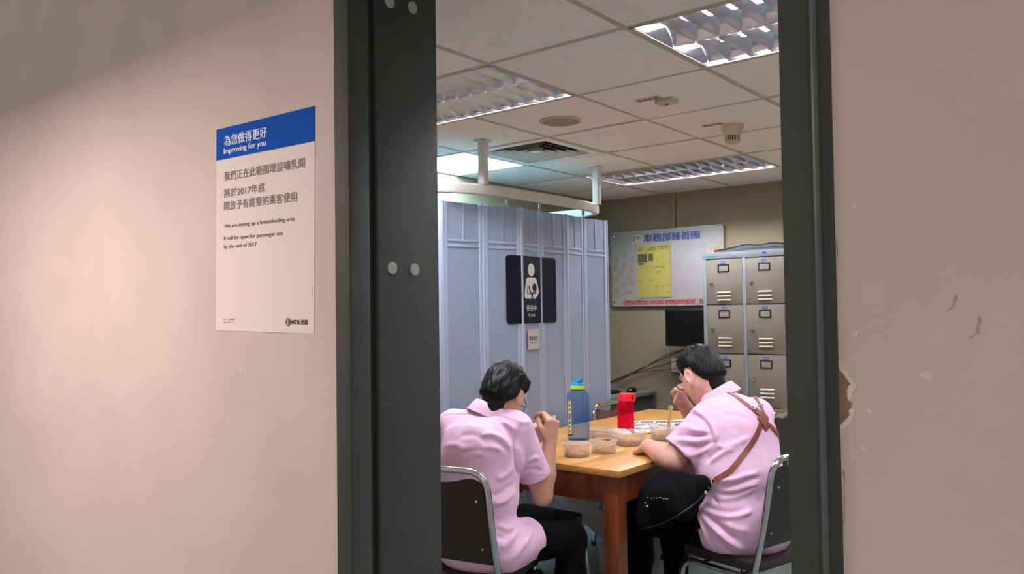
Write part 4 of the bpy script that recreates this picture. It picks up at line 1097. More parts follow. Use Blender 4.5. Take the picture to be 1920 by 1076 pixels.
def hand(F,w,d,palm,thumb,curl,sc=1.0,spread=.04,thumb_curl=(.5,.5),thumb_out=.75):
    """five-fingered hand: w wrist, d direction to the knuckles, palm = way the palm faces, thumb = +1/-1 side"""
    w=V3(w);d=unit(d);pn=V3(palm);pn=unit(pn-d*(pn@d)); sd=np.cross(pn,d)*thumb   # towards the thumb
    tips=[]
    F.ell(w+d*.045*sc,(.050*sc,.038*sc,.017*sc),[d,sd,pn],.012)
    F.cone(w-d*.02,w+d*.03*sc,.026*sc,.026*sc,.015,flat=(pn,.75))
    for i in range(4):
        o=(.030-.020*i)*sc; ln=(.94,1.0,.94,.76)[i]*sc; kn=w+d*(.088-.004*abs(i-1.2))*sc+sd*o
        F.cone(w+d*.02*sc+sd*o*.6,kn,.013*sc,.0105*sc,.008)
        F.ell(kn-pn*.004*sc,(.012*sc,.010*sc,.010*sc),[d,sd,pn],.006)
        dr=unit(d+sd*(spread*(1.5-i))); p=kn; a=0; r0=.0092*sc
        cs=curl[i] if isinstance(curl[0],(tuple,list)) else curl
        for j,(L,c) in enumerate(zip((.043*ln,.027*ln,.021*ln),cs)):
            a+=c; dd=unit(dr*math.cos(a)+pn*math.sin(a)); q=p+dd*L; r1=r0*.92
            F.cone(p,q,r0,r1,.0035); p=q;r0=r1
        tips.append(p)
    b=w+d*.022*sc+sd*.020*sc+pn*.004*sc; t1=b+unit(sd*thumb_out+d*.62+pn*.35)*.042*sc
    F.cone(b,t1,.0165*sc,.0125*sc,.012)
    t2=t1+unit(sd*(.35-thumb_curl[0])+d*.9+pn*thumb_curl[0])*.032*sc; F.cone(t1,t2,.0118*sc,.0105*sc,.004)
    t3=t2+unit(-sd*thumb_curl[1]*.6+d*.8+pn*thumb_curl[1])*.024*sc; F.cone(t2,t3,.0105*sc,.0085*sc,.004)
    return tips,t3
def axes(az,pitch,roll=0):
    """rows: forward, left, up of a head turned az (about z, 0 = +Y, counter-clockwise) and nodded down by pitch, rolled to its left"""
    fw=V3((-math.sin(az),math.cos(az),0)); lf=V3((-math.cos(az),-math.sin(az),0)); up=V3((0,0,1))
    f2=fw*math.cos(pitch)-up*math.sin(pitch); u2=up*math.cos(pitch)+fw*math.sin(pitch)
    l3=lf*math.cos(roll)-u2*math.sin(roll); u3=u2*math.cos(roll)+lf*math.sin(roll)
    return np.array([f2,l3,u3])
def head(F,c,A,sc=1.0,full=0.0):
    L=lambda a,s,u: V3(c)+(A[0]*a+A[1]*s+A[2]*u)*sc
    F.ell(L(-.006,0,.022),(.097*sc,.077*sc,.092*sc),A,.01)                 # cranium
    F.ell(L(.030,0,-.045),(.062*sc,(.060+full)*sc,.070*sc),A,.03)          # face
    F.ell(L(.058,0,-.098),(.028*sc,(.030+full*.6)*sc,.024*sc),A,.03)       # chin
    for s in (-1,1):
        F.ell(L(.052,s*(.038+full*.5),-.040),(.034*sc,.030*sc,.036*sc),A,.02)  # cheeks
        F.cone(L(.0,s*(.056+full),-.05),L(.05,s*.035,-.10),.020*sc,.018*sc,.03) # jaw line
        F.ell(L(.090,s*.033,.006),(.013*sc,.020*sc,.012*sc),A,.010,'sub')      # eye sockets
        F.cone(L(.089,s*.014,.022),L(.078,s*.052,.018),.009*sc,.007*sc,.012)   # brow
        # ear: shell with rim, hollow and lobe
        e=L(-.008,s*(.084+full*.5),-.012); E=np.array([unit(A[0]*.93+A[1]*s*.35),unit(A[1]*s*.93-A[0]*.35),A[2]])
        F.ell(e,(.022*sc,.010*sc,.036*sc),E,.006); F.ell(e+A[2]*.004*sc+E[1]*s*0+unit(E[1])*.0085*sc+E[0]*.003*sc,(.013*sc,.0075*sc,.022*sc),E,.004,'sub'); F.ell(e-A[2]*.028*sc+E[0]*.006*sc,(.009*sc,.007*sc,.011*sc),E,.006)
    F.cone(L(.092,0,.010),L(.112,0,-.026),.009*sc,.012*sc,.012)              # nose
    for s in (-1,1): F.ell(L(.102,s*.012,-.031),(.011*sc,.009*sc,.008*sc),A,.008)
    F.ell(L(.094,0,-.060),(.010*sc,.024*sc,.006*sc),A,.006); F.ell(L(.092,0,-.070),(.010*sc,.020*sc,.007*sc),A,.006)   # lips
    return L
def hair_mesh(c,A,sc,T,hl,seed,tufts,parent,origin,noise=.004,m=None):
    """cap of hair grown out of the skull above a hairline; hl = (a, height) pairs"""
    c=V3(c); F=Field(c-.17,c+.17,.003)
    sl,X,Y,Z=F.block(c-.165,c+.165); p=[X-c[0],Y-c[1],Z-c[2]]
    q=[(p[0]*A[i][0]+p[1]*A[i][1]+p[2]*A[i][2])/sc for i in range(3)]
    r=(.097,.077,.092); w=[(q[0]+.006)/r[0],q[1]/r[1],(q[2]-.022)/r[2]]
    k0=np.sqrt(w[0]**2+w[1]**2+w[2]**2)+1e-6; k1=np.sqrt((w[0]/r[0])**2+(w[1]/r[1])**2+(w[2]/r[2])**2)+1e-6
    d=k0*(k0-1)/k1
    # the nape: hair also hugs the neck below the skull
    zz=q[2]+.02; nk=np.sqrt((q[0]+.050)**2+(q[1]*.95)**2+np.where(zz<0,zz*zz*.12,zz*zz))-.056
    h=np.clip(.5+.5*(nk-d)/.03,0,1); d=nk*(1-h)+d*h-.03*h*(1-h)
    xs,ys=zip(*hl); line=np.interp(q[0].ravel(),xs,ys).reshape(q[0].shape).astype(np.float32)
    line=line+.006*sines(seed+5,q,140,4)
    g=np.clip((q[2]-line)/.032,0,1); g=g*g*(3-2*g)
    top=np.clip((q[2]-.02)/.07,0,1)
    th=(T[0]+(T[1]-T[0])*top)*g-.006*(1-g)
    st=[q[0]*.45,q[1]*1.25,q[2]*.3]; sv=[q[0]*1.1,q[1]*.8,q[2]*.3]
    th=th+g*noise*(1.3*sines(seed,st,150)+.9*(sines(seed+1,st,300)*top+sines(seed+1,sv,260)*(1-top))+1.4*top*sines(seed+2,q,70))
    F.put(sl,((d-th)*sc).astype(np.float32),0,'add')
    L=lambda a,s,u: c+(A[0]*a+A[1]*s+A[2]*u)*sc
    for (a,b,r0,r1) in tufts: F.cone(L(*a),L(*b),r0,r1,.006)
    vs,Q=F.mesh(1); return quadmesh('hair',vs,Q,m or M_hair,parent,origin)
def glasses(c,A,sc,parent,origin,full=0.0):
    L=lambda a,s,u: Vector(V3(c)+(A[0]*a+A[1]*s+A[2]*u)*sc-V3(origin))
    fr=MB(); ln=MB()
    for s in (-1,1):
        ring=[L(.112-abs(y)*.10,s*.034+y,z-.004) for y,z in rrect(.050,.034,.013,4)]
        fr.tube(ring,.0019,6,closed=True)
        pts=[L(.1115-abs(y)*.10,s*.034+y,z-.004) for y,z in rrect(.048,.032,.012,4)]; ln.add([tuple(p) for p in pts],[tuple(range(len(pts)))])
        fr.tube([L(.107,s*.060,.004),L(.095,s*.073,.006),L(.05,s*(.080+full*.6),.008),L(.0,s*(.084+full*.6),.010),L(-.014,s*(.084+full*.6),.002),L(-.022,s*.083,-.014)],.0019,6)
    fr.tube([L(.110,-.010,.0),L(.114,0,.003),L(.110,.010,.0)],.0018,6)
    o=fr.build('spectacles_frame',M_black,parent); ln.build('lens',M_lens,o,smooth=0)
def eyes(c,A,sc,parent,origin):
    for s in (-1,1):
        p=Vector(V3(c)+(A[0]*.078+A[1]*s*.033+A[2]*.004)*sc-V3(origin)); d=Vector(A[0])
        MB().lathe([(0,-.0115)]+[(.0115*math.cos(a),.0115*math.sin(a)) for a in np.linspace(-1.3,1.3,9)]+[(0,.0115)],14,p,d).build('eye',mat('eye_white','#DAD5CE',.2,var=.02),parent)
        MB().lathe([(.0058,.0100),(.004,.0118),(0,.0122)],14,p,d).build('iris',mat('dark_iris','#1A0F0A',.1,var=.05),parent)
def collar(c,axis,front,r,h,parent,origin,spread=.5,lean=1.0):
    """shirt collar: a stand round the neck and a turned-down leaf, open in front"""
    ax=unit(axis); fr=V3(front); fr=unit(fr-ax*(fr@ax)); sd=np.cross(ax,fr); n=44; vs=[];fs=[]
    prof=[(r-.002,-.012),(r-.004,h*.75),(r-.001,h),(r+.005,h*.98),(r+.014,h*.5),(r+.026,-.006),(r+.022,-.008),(r+.010,h*.40),(r+.003,h*.70),(r+.004,-.012)]
    a0=.32
    for i in range(n+1):
        a=a0+(2*math.pi-2*a0)*i/n; e=(1+math.cos(a))/2       # 1 at the front, 0 at the back
        for j,(rr,z) in enumerate(prof):
            leaf=1 if 4<=j<=7 else 0
            R=rr+leaf*e*.012; zz=z-e*.020-(leaf and 1)*e*e*.030
            p=V3(c)+(fr*math.cos(a)*R*1.06+sd*math.sin(a)*R)+ax*zz; vs.append(p-V3(origin))
    K=len(prof)
    for i in range(n):
        for k in range(K): fs.append((i*K+k,i*K+(k+1)%K,(i+1)*K+(k+1)%K,(i+1)*K+k))
    fs += [tuple(range(K))[::-1],tuple(n*K+k for k in range(K))]
    return MB().add([tuple(p) for p in vs],fs).build('collar',M_shirt,parent,smooth=60)
def ribbon(line,nor,w,th,close=False):
    """strap lying on a surface"""
    b=MB(); N=len(line); vs=[];fs=[]
    nor=[unit(sum(nor[max(0,i-2):i+3])) for i in range(N)]
    for i in range(N):
        t=unit(line[min(i+1,N-1)]-line[max(i-1,0)]); s=unit(np.cross(t,nor[i]))
        for x,y in ((-w/2,0),(w/2,0),(w/2,th),(-w/2,th)): vs.append(tuple(line[i]+s*x+nor[i]*y))
    for i in range(N-1):
        for k in range(4): fs.append((4*i+k,4*i+(k+1)%4,4*i+4+(k+1)%4,4*i+4+k))
    fs += [(3,2,1,0),tuple(4*(N-1)+k for k in range(4))]
    return b.add(vs,fs)
def shoe(F,heel,d):
    d=unit(d); heel=V3(heel); up=V3((0,0,1))
    F.cone(heel+up*.04,heel+d*.16+up*.032,.040,.040,.02,flat=(up,.9)); F.ell(heel+d*.19+up*.03,(.075,.045,.030),[d,np.cross(up,d),up],.02); F.cone(heel+up*.05,heel+d*.03+up*.10,.042,.040,.02)
def leg_parts(F,hip,knee,ankle,g,k=.03,rh=.088,rk=.062):
    F.cone(hip,knee,rh+g,rk+g,k); F.cone(knee,V3(knee)*.55+V3(ankle)*.45,rk+g*.9,.056+g,k); F.cone(V3(knee)*.55+V3(ankle)*.45,ankle,.056+g,.040+g*1.2,k)

def seam(bvh,pts,parent,origin,r=.0010,m=None):
    line,_=draped(bvh,pts,4,.0004)
    if len(line)>2: MB().tube([tuple(p-V3(origin)) for p in line],r,5).build('seam',m or M_seam,parent)

# ------------------------------------------------------------------ the man on the left
def left_man():
    az=math.radians(14); f=V3((-math.sin(az),math.cos(az),0)); rt=V3((math.cos(az),math.sin(az),0)); up=V3((0,0,1))
    hip=V3((-2.205,2.525,.520)); O=(hip[0],hip[1],0)
    belly=V3((-2.21,2.535,.70)); chest=V3((-2.235,2.575,.86)); neck=V3((-2.240,2.630,1.030))
    shR=V3((-2.112,2.662,.970)); shL=V3((-2.425,2.590,.965))
    elR=at(1017,929,3.46); wrR=at(1031,831,3.52); elL=V3((-2.50,2.86,.80)); wrL=V3((-2.375,3.03,.875))
    hc=at(945,738,3.49); A=axes(math.radians(15),math.radians(38),math.radians(-6))
    hipR=hip+rt*.095+f*.02;hipL=hip-rt*.095+f*.02; knR=V3((-2.075,2.975,.452));knL=V3((-2.31,2.93,.46)); anR=V3((-2.06,2.95,.09));anL=V3((-2.33,2.88,.09))
    t=thing('person','man in pink short-sleeved shirt bent over food, back turned, right fist raised','person',O)
    tor=[('e',hip,(.115,.165,.12)),('e',belly,(.115,.150,.14)),('e',chest,(.120,.172,.15)),('c',shL+V3((.03,0,0)),shR-V3((.03,0,0)),.062,.062),('c',chest+up*.05,neck-up*.055,.115,.060)]
    RT=np.array([f,rt,up])
    tilt=unit(neck-hip); RT2=np.array([unit(f-tilt*(f@tilt)),rt,tilt])
    def torso(F,g,k):
        for q in tor:
            if q[0]=='e': F.ell(q[1],V3(q[2])+g,RT2,k)
            else: F.cone(q[1],q[2],q[3]+g,q[4]+g,k)
    B=Field((-2.66,2.30,0.0),(-1.90,3.16,1.32),.004)
    torso(B,-.004,.05)
    L=head(B,hc,A); B.cone(neck-up*.03,L(-.025,0,-.06),.058,.054,.03)
    for s,e,w in ((shR,elR,wrR),(shL,elL,wrL)):
        B.cone(s,e,.050,.040,.03); B.cone(e,V3(e)*.6+V3(w)*.4,.041,.043,.02); B.cone(V3(e)*.6+V3(w)*.4,w,.043,.027,.02)
    # right hand: loose fist pinching towards the face, back of hand to the doorway
    hd=unit(at(1037,775,3.54)-wrR); hand(B,wrR,hd,unit(CF*.7-CR*.75),-1,((.75,1.05,.7),(.95,1.2,.8),(1.1,1.25,.8),(1.2,1.25,.8)),1.1,.03,(.6,.45),.40)
    hand(B,wrL,unit(V3((.9,.30,.12))),unit(V3((.1,-.25,.95))),1,((.25,.35,.3),(.25,.35,.3),(.3,.4,.3),(.3,.4,.3)),1.0,.06,(.4,.3))
    for h_,k_,a_ in ((hipR,knR,anR),(hipL,knL,anL)):
        leg_parts(B,h_,k_,a_,-.006); B.cone(a_,V3(a_)+f*.15-up*.05,.034,.026,.02)
    vs,Q=B.mesh(1); body=quadmesh('body',vs,Q,M_skin,t,O)
    eyes(hc,A,1,t,O)
    # shirt
    S=Field((-2.62,2.30,.38),(-1.93,2.95,1.12),.004)
    torso(S,.012,.06)
    S.ell(hip-up*.02,(.155,.195,.10),RT2,.05)
    S.cone(hipR-f*.03-up*.01,hipR*.62+knR*.38+up*.012,.098,.088,.05,cap=True)     # tail over the thigh
    for s,e in ((shR,elR),(shL,elL)):
        m=s+(e-s)*.70; S.cone(s,m,.061,.069,.035,cap=True,ext=.03)
    S.cut(V3((0,0,.425)),(0,0,-1))
    for s,e in ((shR,elR),(shL,elL)):
        a=s+(e-s)*.45; b=s+(e-s)*.90; S.cone(a,b,.050,.066,.004,'sub',cap=True,ext=.03)
    S.cone(neck-up*.02,neck+up*.12,.057,.060,.01,'sub')
    vs,Q=S.mesh(2); N=normals(vs,Q); bv=bvh_of(vs,Q)
    z8=lambda *p: [(810+x/4.89,640+y/4.89) for x,y in p]
    z1=lambda *p: [(810+x/2.467,640+y/2.467) for x,y in p]
    def fl(p,amp,w): fold(vs,N,draped(bv,p)[0],amp,w)
    fl(z8((430,870),(520,850),(620,880),(700,960),(750,1040)),.007,.010); fl(z8((420,905),(520,890),(610,930),(690,1010)),-.005,.010)
    fl(z8((620,750),(680,800),(740,900),(780,1000)),-.006,.012); fl(z8((640,735),(720,780),(790,830)),.005,.010)
    fl(z8((440,980),(560,970),(660,1010)),.006,.012); fl(z8((780,730),(840,750),(900,730)),.004,.008)
    fl(z8((100,960),(220,950),(330,990)),.004,.014); fl(z8((260,1030),(360,1000),(470,1010)),-.004,.012)
    fl(z1((370,470),(385,520),(392,580),(405,630)),-.010,.011); fl(z1((395,480),(412,540),(420,600)),.005,.012)
    fl(z1((290,640),(340,620),(380,570)),.007,.013); fl(z1((265,720),(320,700),(385,650)),-.006,.013); fl(z1((280,760),(340,735),(388,690)),.006,.012)
    fl(z1((300,850),(345,870),(380,855)),.007,.010); fl(z1((290,900),(330,905),(375,870)),-.006,.012); fl(z1((310,960),(350,930),(385,880)),.006,.012)
    fl(z1((330,1010),(380,950),(420,880)),-.006,.014); fl(z1((360,1020),(420,950),(470,880)),.005,.014); fl(z1((390,800),(420,830),(460,845)),-.006,.010)
    fl(z1((120,440),(180,430),(250,450)),-.004,.014); fl(z1((100,520),(170,500),(260,530)),.004,.015); fl(z1((440,560),(470,540),(500,545)),.005,.010); fl(z1((420,600),(470,590),(520,600)),-.003,.008)
    vs+=N*(.0022*sines(3,[vs[:,0],vs[:,1],vs[:,2]],34)+.0012*sines(4,[vs[:,0],vs[:,1],vs[:,2]],80))[:,None]
    shirt=quadmesh('shirt',vs,Q,M_shirt,t,O); bv=bvh_of(vs,Q)
    seam(bv,z8((70,705),(110,680),(160,668),(300,666),(420,668),(560,676),(660,690),(760,722),(850,740)),shirt,O)
    seam(bv,z1((420,380),(392,430),(378,480),(384,540),(398,610)),shirt,O)
    seam(bv,z1((408,628),(450,630),(500,620),(538,612)),shirt,O)
    seam(bv,z1((352,1050),(400,1000),(440,935),(470,870)),shirt,O)
    collar(neck-up*.004+f*.006,unit(unit(L(-.02,0,-.06)-neck)+up*.9),f,.070,.046,shirt,O)
    # trousers, shoes
    T=Field((-2.66,2.33,.05),(-1.90,3.16,.70),.0055)
    T.ell(hip,(.125,.175,.10),RT,.05)
    for h_,k_,a_ in ((hipR,knR,anR),(hipL,knL,anL)): leg_parts(T,h_,k_,a_,.008)
    T.cut(V3((0,0,.075)),(0,0,-1)); vs,Q=T.mesh(2); N=normals(vs,Q)
    vs+=N*(.004*sines(8,[vs[:,0],vs[:,1],vs[:,2]],30))[:,None]; quadmesh('trousers',vs,Q,M_trous,t,O)
    for a_ in (anR,anL):
        S2=Field(V3(a_)-(.16,.16,.1),V3(a_)+(.2,.3,.12),.005); shoe(S2,V3((a_[0],a_[1],0))-f*.04,f); S2.cut(V3((0,0,.001)),(0,0,-1)); v2,q2=S2.mesh(1); quadmesh('shoe',v2,q2,M_black,t,O)
    tf=[((.04,-.03,.102),(.085,-.035,.098),.024,.016),((.02,-.02,.112),(.06,-.035,.128),.015,.005),((-.03,.02,.112),(.0,.025,.128),.013,.005),((-.06,-.02,.10),(-.03,-.035,.122),.013,.004)]
    hair_mesh(hc,A,1.0,(.013,.024),[(-.13,-.088),(-.05,-.078),(-.034,-.05),(-.024,.012),(.012,.024),(.024,.0),(.045,.040),(.075,.058),(.12,.062)],21,tf,t,O,.0066)
    glasses(hc,A,1,t,O)
    return wrL
LHAND=left_man()
def held_tub():
    c=at(1021,806,3.66); 
    t=thing('food_tub','translucent tub held up to the left man\'s face behind his raised fist','food container',tuple(c),0)
    q=Vector((0,0,1)).rotation_difference(Vector((-.30,-.25,.92)))
    t.rotation_mode='QUATERNION'; t.rotation_quaternion=q
    R,H=.070,.075; prof=[(R*.84,-H/2),(R*.97,H/2-.006),(R*1.03,H/2-.002),(R*1.03,H/2),(R*.985,H/2),(R*.955,H/2-.006),(R*.85,-H/2+.003)]
    MB().lathe(prof+[(0,-H/2+.003)],36).build('bowl',MATS['held_tub_plastic'],t,smooth=50)
clear('held_tub_plastic','#EBD6D2',.75); held_tub()

# ------------------------------------------------------------------ the man on the right, with strap and bag
def right_man():
    az=math.radians(74); f=V3((-math.sin(az),math.cos(az),0)); rt=V3((math.cos(az),math.sin(az),0)); up=V3((0,0,1))
    hip=V3((-1.455,3.405,.530)); O=(hip[0],hip[1],0)
    belly=V3((-1.475,3.415,.72)); chest=V3((-1.505,3.45,.875)); neck=V3((-1.595,3.505,1.055))
    shN=at(1326,792,3.60); shF=V3((-1.50,3.685,.955))
    elN=at(1262,862,3.58); wrN=at(1214,836,3.80); elF=V3((-1.80,3.76,.83)); wrF=at(1281,757,3.96)
    hc=at(1314,700,3.78); A=axes(math.radians(72),math.radians(30),math.radians(2))
    hipN=hip-rt*.105+f*.02;hipF=hip+rt*.105+f*.02; knN=V3((-1.93,3.315,.505));knF=V3((-1.90,3.62,.51)); anN=V3((-1.93,3.30,.09));anF=V3((-1.92,3.66,.09))
    t=thing('person','stout man in pink shirt eating with hand at his face, strap across his back','person',O)
    tilt=unit(neck-hip); RT2=np.array([unit(f-tilt*(f@tilt)),rt,tilt]); RT=np.array([f,rt,up])
    def torso(F,g,k):
        F.ell(hip,V3((.145,.190,.13))+g,RT2,k); F.ell(belly,V3((.165,.195,.165))+g,RT2,k); F.ell(chest,V3((.150,.200,.165))+g,RT2,k)
        F.cone(shN+rt*.04,shF-rt*.04,.068+g,.068+g,k); F.cone(chest+up*.06,neck-up*.055,.125+g,.070+g,k)
    B=Field((-2.20,3.02,0.0),(-1.22,3.98,1.36),.0042)
    torso(B,-.004,.05); L=head(B,hc,A,1.04,.008); B.cone(neck-up*.03-f*.01,L(-.03,0,-.05),.068,.062,.035)
    for s,e,w,k in ((shN,elN,wrN,1.12),(shF,elF,wrF,1.05)):
        B.cone(s,e,.056*k,.046*k,.03); mid=V3(e)*.6+V3(w)*.4; B.cone(e,mid,.046*k,.045*k,.02); B.cone(mid,w,.045*k,.029*k,.02)
    hand(B,wrN,unit(at(1196,846,3.86)-wrN+V3((-.02,.03,-.01))),unit(V3((-.25,.35,-.9))),1,((.45,.6,.4),(.5,.7,.4),(.55,.7,.4),(.6,.7,.4)),.98,.05,(.5,.4))
    hand(B,wrF,unit(at(1266,722,3.93)-wrF),unit(V3((.75,-.35,.1))),1,((.8,.9,.6),(.9,1.0,.7),(1.0,1.1,.7),(1.0,1.1,.7)),1.0,.03,(.6,.5))
    for h_,k_,a_ in ((hipN,knN,anN),(hipF,knF,anF)):
        leg_parts(B,h_,k_,a_,-.004,rh=.095,rk=.066); B.cone(a_,V3(a_)+f*.15-up*.05,.034,.026,.02)
    vs,Q=B.mesh(1); quadmesh('body',vs,Q,M_skin2,t,O); eyes(hc,A,1.04,t,O)
    S=Field((-1.95,3.05,.37),(-1.20,3.92,1.16),.004)
    torso(S,.015,.06); S.ell(hip-up*.02,(.195,.232,.15),RT2,.06)
    for s,e,q in ((shN,elN,.80),(shF,elF,.62)):
        m=s+(e-s)*q; S.cone(s,m,.078,.086,.04,cap=True,ext=.03)
    S.cut(V3((0,0,.420)),(0,0,-1))
    for s,e,q in ((shN,elN,.80),(shF,elF,.62)):
        a=s+(e-s)*(q-.28); b=s+(e-s)*(q+.2); S.cone(a,b,.060,.080,.004,'sub',cap=True,ext=.03)
    S.cone(neck-up*.02,neck+up*.14,.068,.072,.01,'sub')
    vs,Q=S.mesh(2); N=normals(vs,Q); bv=bvh_of(vs,Q)
    z3=lambda *p: [(1180+x/4.303,630+y/4.304) for x,y in p]
    z4=lambda *p: [(1150+x/4.56,840+y/4.56) for x,y in p]
    def fl(p,amp,w): fold(vs,N,draped(bv,p)[0],amp,w)
    fl(z3((420,620),(480,590),(540,600),(600,650)),.006,.010); fl(z3((390,690),(460,640),(540,640),(620,700)),-.006,.010)
    fl(z3((360,760),(450,740),(540,760),(640,770)),.008,.013); fl(z3((350,800),(440,800),(560,800),(660,790)),-.008,.011)
    fl(z3((330,850),(430,840),(540,850),(660,830)),.007,.012); fl(z3((390,900),(480,890),(580,890),(680,850)),-.005,.010)
    fl(z3((400,960),(500,960),(600,930),(690,880)),.006,.012); fl(z3((620,660),(660,720),(690,800),(690,870)),.006,.010); fl(z3((600,680),(640,740),(665,820)),-.005,.009)
    fl(z3((640,1040),(700,980),(780,930),(870,900)),.008,.012); fl(z3((620,1010),(690,950),(760,910)),-.007,.011); fl(z3((700,900),(790,890),(900,850),(980,800)),.006,.013)
    fl(z3((650,580),(740,560),(840,560)),.004,.014); fl(z3((740,640),(850,640),(960,680)),-.003,.016)
    fl(z4((870,280),(1000,270),(1120,240),(1270,200)),.007,.011); fl(z4((900,330),(1030,320),(1150,270),(1270,250)),-.006,.010); fl(z4((920,370),(1050,350),(1160,320),(1250,290)),.007,.011)
    fl(z4((880,440),(1000,430),(1120,390),(1240,340)),.005,.012); fl(z4((760,520),(880,570),(1000,590),(1120,570),(1200,520)),.011,.012); fl(z4((760,490),(870,530),(1000,545),(1130,520)),-.008,.013)
    fl(z4((740,560),(840,660),(950,760),(1060,830),(1130,870)),.012,.012); fl(z4((780,560),(870,640),(990,730),(1110,800)),-.010,.013); fl(z4((700,530),(760,640),(800,760),(860,880)),.009,.012)
    fl(z4((660,560),(720,650),(770,760),(800,850)),-.008,.010); fl(z4((860,760),(950,860),(1050,920)),-.007,.013); fl(z4((960,640),(1060,690),(1160,700)),.006,.013); fl(z4((850,400),(870,450),(900,470)),-.006,.008)
    vs+=N*(.0024*sines(13,[vs[:,0],vs[:,1],vs[:,2]],32)+.0012*sines(14,[vs[:,0],vs[:,1],vs[:,2]],80))[:,None]
    shirt=quadmesh('shirt',vs,Q,M_shirt,t,O); bv=bvh_of(vs,Q)
    seam(bv,z3((520,590),(580,640),(640,690),(680,760),(700,850),(690,900)),shirt,O)
    seam(bv,z3((262,860),(320,930),(390,990),(470,1050)),shirt,O)
    seam(bv,z3((660,470),(760,480),(900,520),(1010,560)),shirt,O)
    collar(neck+up*.000+f*.010,unit(unit(L(-.03,0,-.04)-neck)+up*.3),f,.074,.044,shirt,O)
    T=Field((-2.10,3.10,.05),(-1.22,3.95,.74),.0055)
    T.ell(hip,(.155,.205,.11),RT,.05)
    for h_,k_,a_ in ((hipN,knN,anN),(hipF,knF,anF)): leg_parts(T,h_,k_,a_,.012,rh=.095,rk=.070)
    T.cut(V3((0,0,.075)),(0,0,-1)); v2,q2=T.mesh(2); n2=normals(v2,q2); v2+=n2*(.004*sines(18,[v2[:,0],v2[:,1],v2[:,2]],28))[:,None]; quadmesh('trousers',v2,q2,M_trous,t,O)
    for a_ in (anN,anF):
        S2=Field(V3(a_)-(.32,.18,.1),V3(a_)+(.2,.2,.12),.005); shoe(S2,V3((a_[0],a_[1],0))-f*.04,f); S2.cut(V3((0,0,.001)),(0,0,-1)); v3,q3=S2.mesh(1); quadmesh('shoe',v3,q3,M_black,t,O)
    tf=[((-.05,.02,.10),(-.07,.03,.118),.012,.003)]
    hair_mesh(hc,A,1.04,(.009,.016),[(-.13,-.075),(-.055,-.065),(-.036,-.035),(-.026,.012),(.012,.022),(.020,-.010),(.036,.0),(.05,.036),(.078,.056),(.12,.060)],31,tf,t,O,.0040)
    glasses(hc,A,1.04,t,O,.008)
    # ---- shoulder bag: body on the lap, leather harness straps over the shirt
    bo=V3((-1.70,3.20,.62)); b=thing('shoulder_bag','black shoulder bag with brown leather straps on the right man\'s lap','bag',tuple(bo))
    G=Field((-2.02,2.98,.44),(-1.36,3.50,.86),.005)
    c1=at(1268,930,3.48); dd=unit(at(1330,905,3.40)-at(1225,955,3.58)); wv=unit(np.cross(dd,CF)); 
    up2=unit(V3((0,0,1))-dd*dd[2]); nn=np.cross(dd,up2)
    KP=[at(1240,897,3.50),at(1316,908,3.41),at(1282,958,3.41),at(1212,978,3.50),at(1216,928,3.55)]; cc=sum(KP)/5
    for i in range(5): G.cone(KP[i],KP[(i+1)%5],.022,.022,.03); G.cone(cc,KP[i],.050,.028,.05); G.cone(cc,(KP[i]+KP[(i+1)%5])/2,.050,.032,.05)
    v4,q4=G.mesh(2); n4=normals(v4,q4); v4+=n4*(.005*sines(40,[v4[:,0],v4[:,1],v4[:,2]],22))[:,None]
    quadmesh('bag_body',v4,q4,M_bag,b,bo); bb=bvh_of(v4,q4)
    # zip seam, pull ring and pale marks
    ln,_=draped(bb,z4((230,690),(400,650),(560,570),(700,470),(790,380)),5,.001)
    if len(ln)>2: MB().tube([tuple(p-bo) for p in ln],.003,6).build('piping',mat('dark_blue_piping','#15152A',.5,var=.1),b)
    mk=MB()
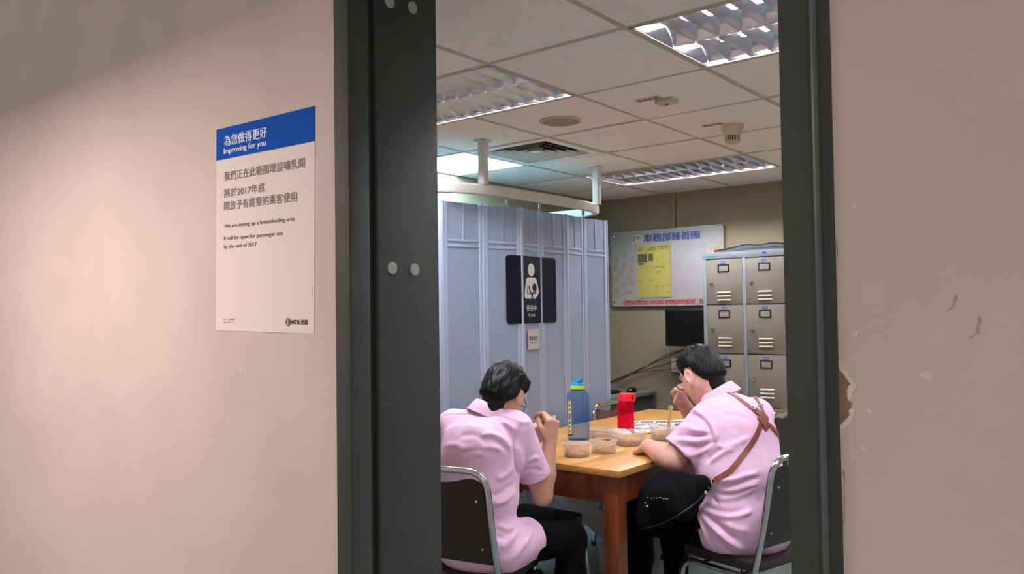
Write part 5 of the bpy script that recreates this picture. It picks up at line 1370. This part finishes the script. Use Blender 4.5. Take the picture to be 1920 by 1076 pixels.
    for u,v,w_,h_ in ((285,420,14,26),(322,425,10,24),(345,420,6,30),(368,422,9,28),(390,420,22,26),(420,426,18,22),(445,428,24,14),(268,462,10,10),(282,486,14,12)):
        ln,nr=draped(bb,z4((u,v),(u+w_,v)),1,.0006)
        if len(ln)>1:
            hh=h_*1.5/4.56/430; a=ln[0]-bo;c=ln[-1]-bo; mk.add([tuple(a),tuple(c),tuple(c-up*hh),tuple(a-up*hh)],[(3,2,1,0)])
    if mk.v: mk.build('pale_print',M_swhite,b,smooth=0)['kind']='stuff'
    def strap(name,pts,w,th=.0035,lift=.0015,m=M_leath,n=8):
        ln,nr=draped(bv,pts,n,lift)
        return ribbon([p-bo for p in ln],nr,w,th).build(name,m,b,smooth=40),ln,nr
    strap('strap',z3((700,425),(780,450),(860,490),(930,545),(1000,595),(1060,640)),.019)
    strap('strap',z3((955,450),(1000,475),(1035,530),(1065,590),(1090,640)),.017)
    s3,l3,n3=strap('strap',[(1427.5,790),(1421,809),(1410,830),(1398,847),(1385,864),(1371,881),(1356,892),(1342,900)],.023)
    strap('strap',z3((1085,690),(1150,740),(1200,800),(1235,860)),.020)
    strap('strap_joint',z3((1010,600),(1060,640),(1110,680)),.030,.006,.003)
    strap('strap_joint',z3((1040,650),(1070,690),(1108,750)),.034,.005,.0045)
    for uv in ((985,590),(1010,610),(1055,575)):
        ln,nr=draped(bv,z3(uv,(uv[0]+6,uv[1]+4)),1,.004)
        if ln: MB().tube([Vector(ln[0]-bo)+Vector(p) for p in arc((0,0,0),.011,0,2*math.pi,12,V3(CR),V3(CU))[:-1]],.002,6,closed=True).build('buckle',M_chrome,b)
    e=at(1335,905,3.40); 
    for uv in ((862,278),(832,298),(785,375),(810,338)):
        ln,nr=draped(bv if uv[0]>840 else bb,z4(uv,(uv[0]+4,uv[1]-4)),1,.004)
        if ln:
            r_=.008 if uv[0]!=810 else .004
            MB().lathe([(r_,0),(r_*.8,.003),(0,.0035)],14,tuple(ln[0]-bo),tuple(nr[0])).build('rivet' if uv[1]!=375 else 'ring',M_gold if uv[1]<300 else M_chrome,b)
right_man()
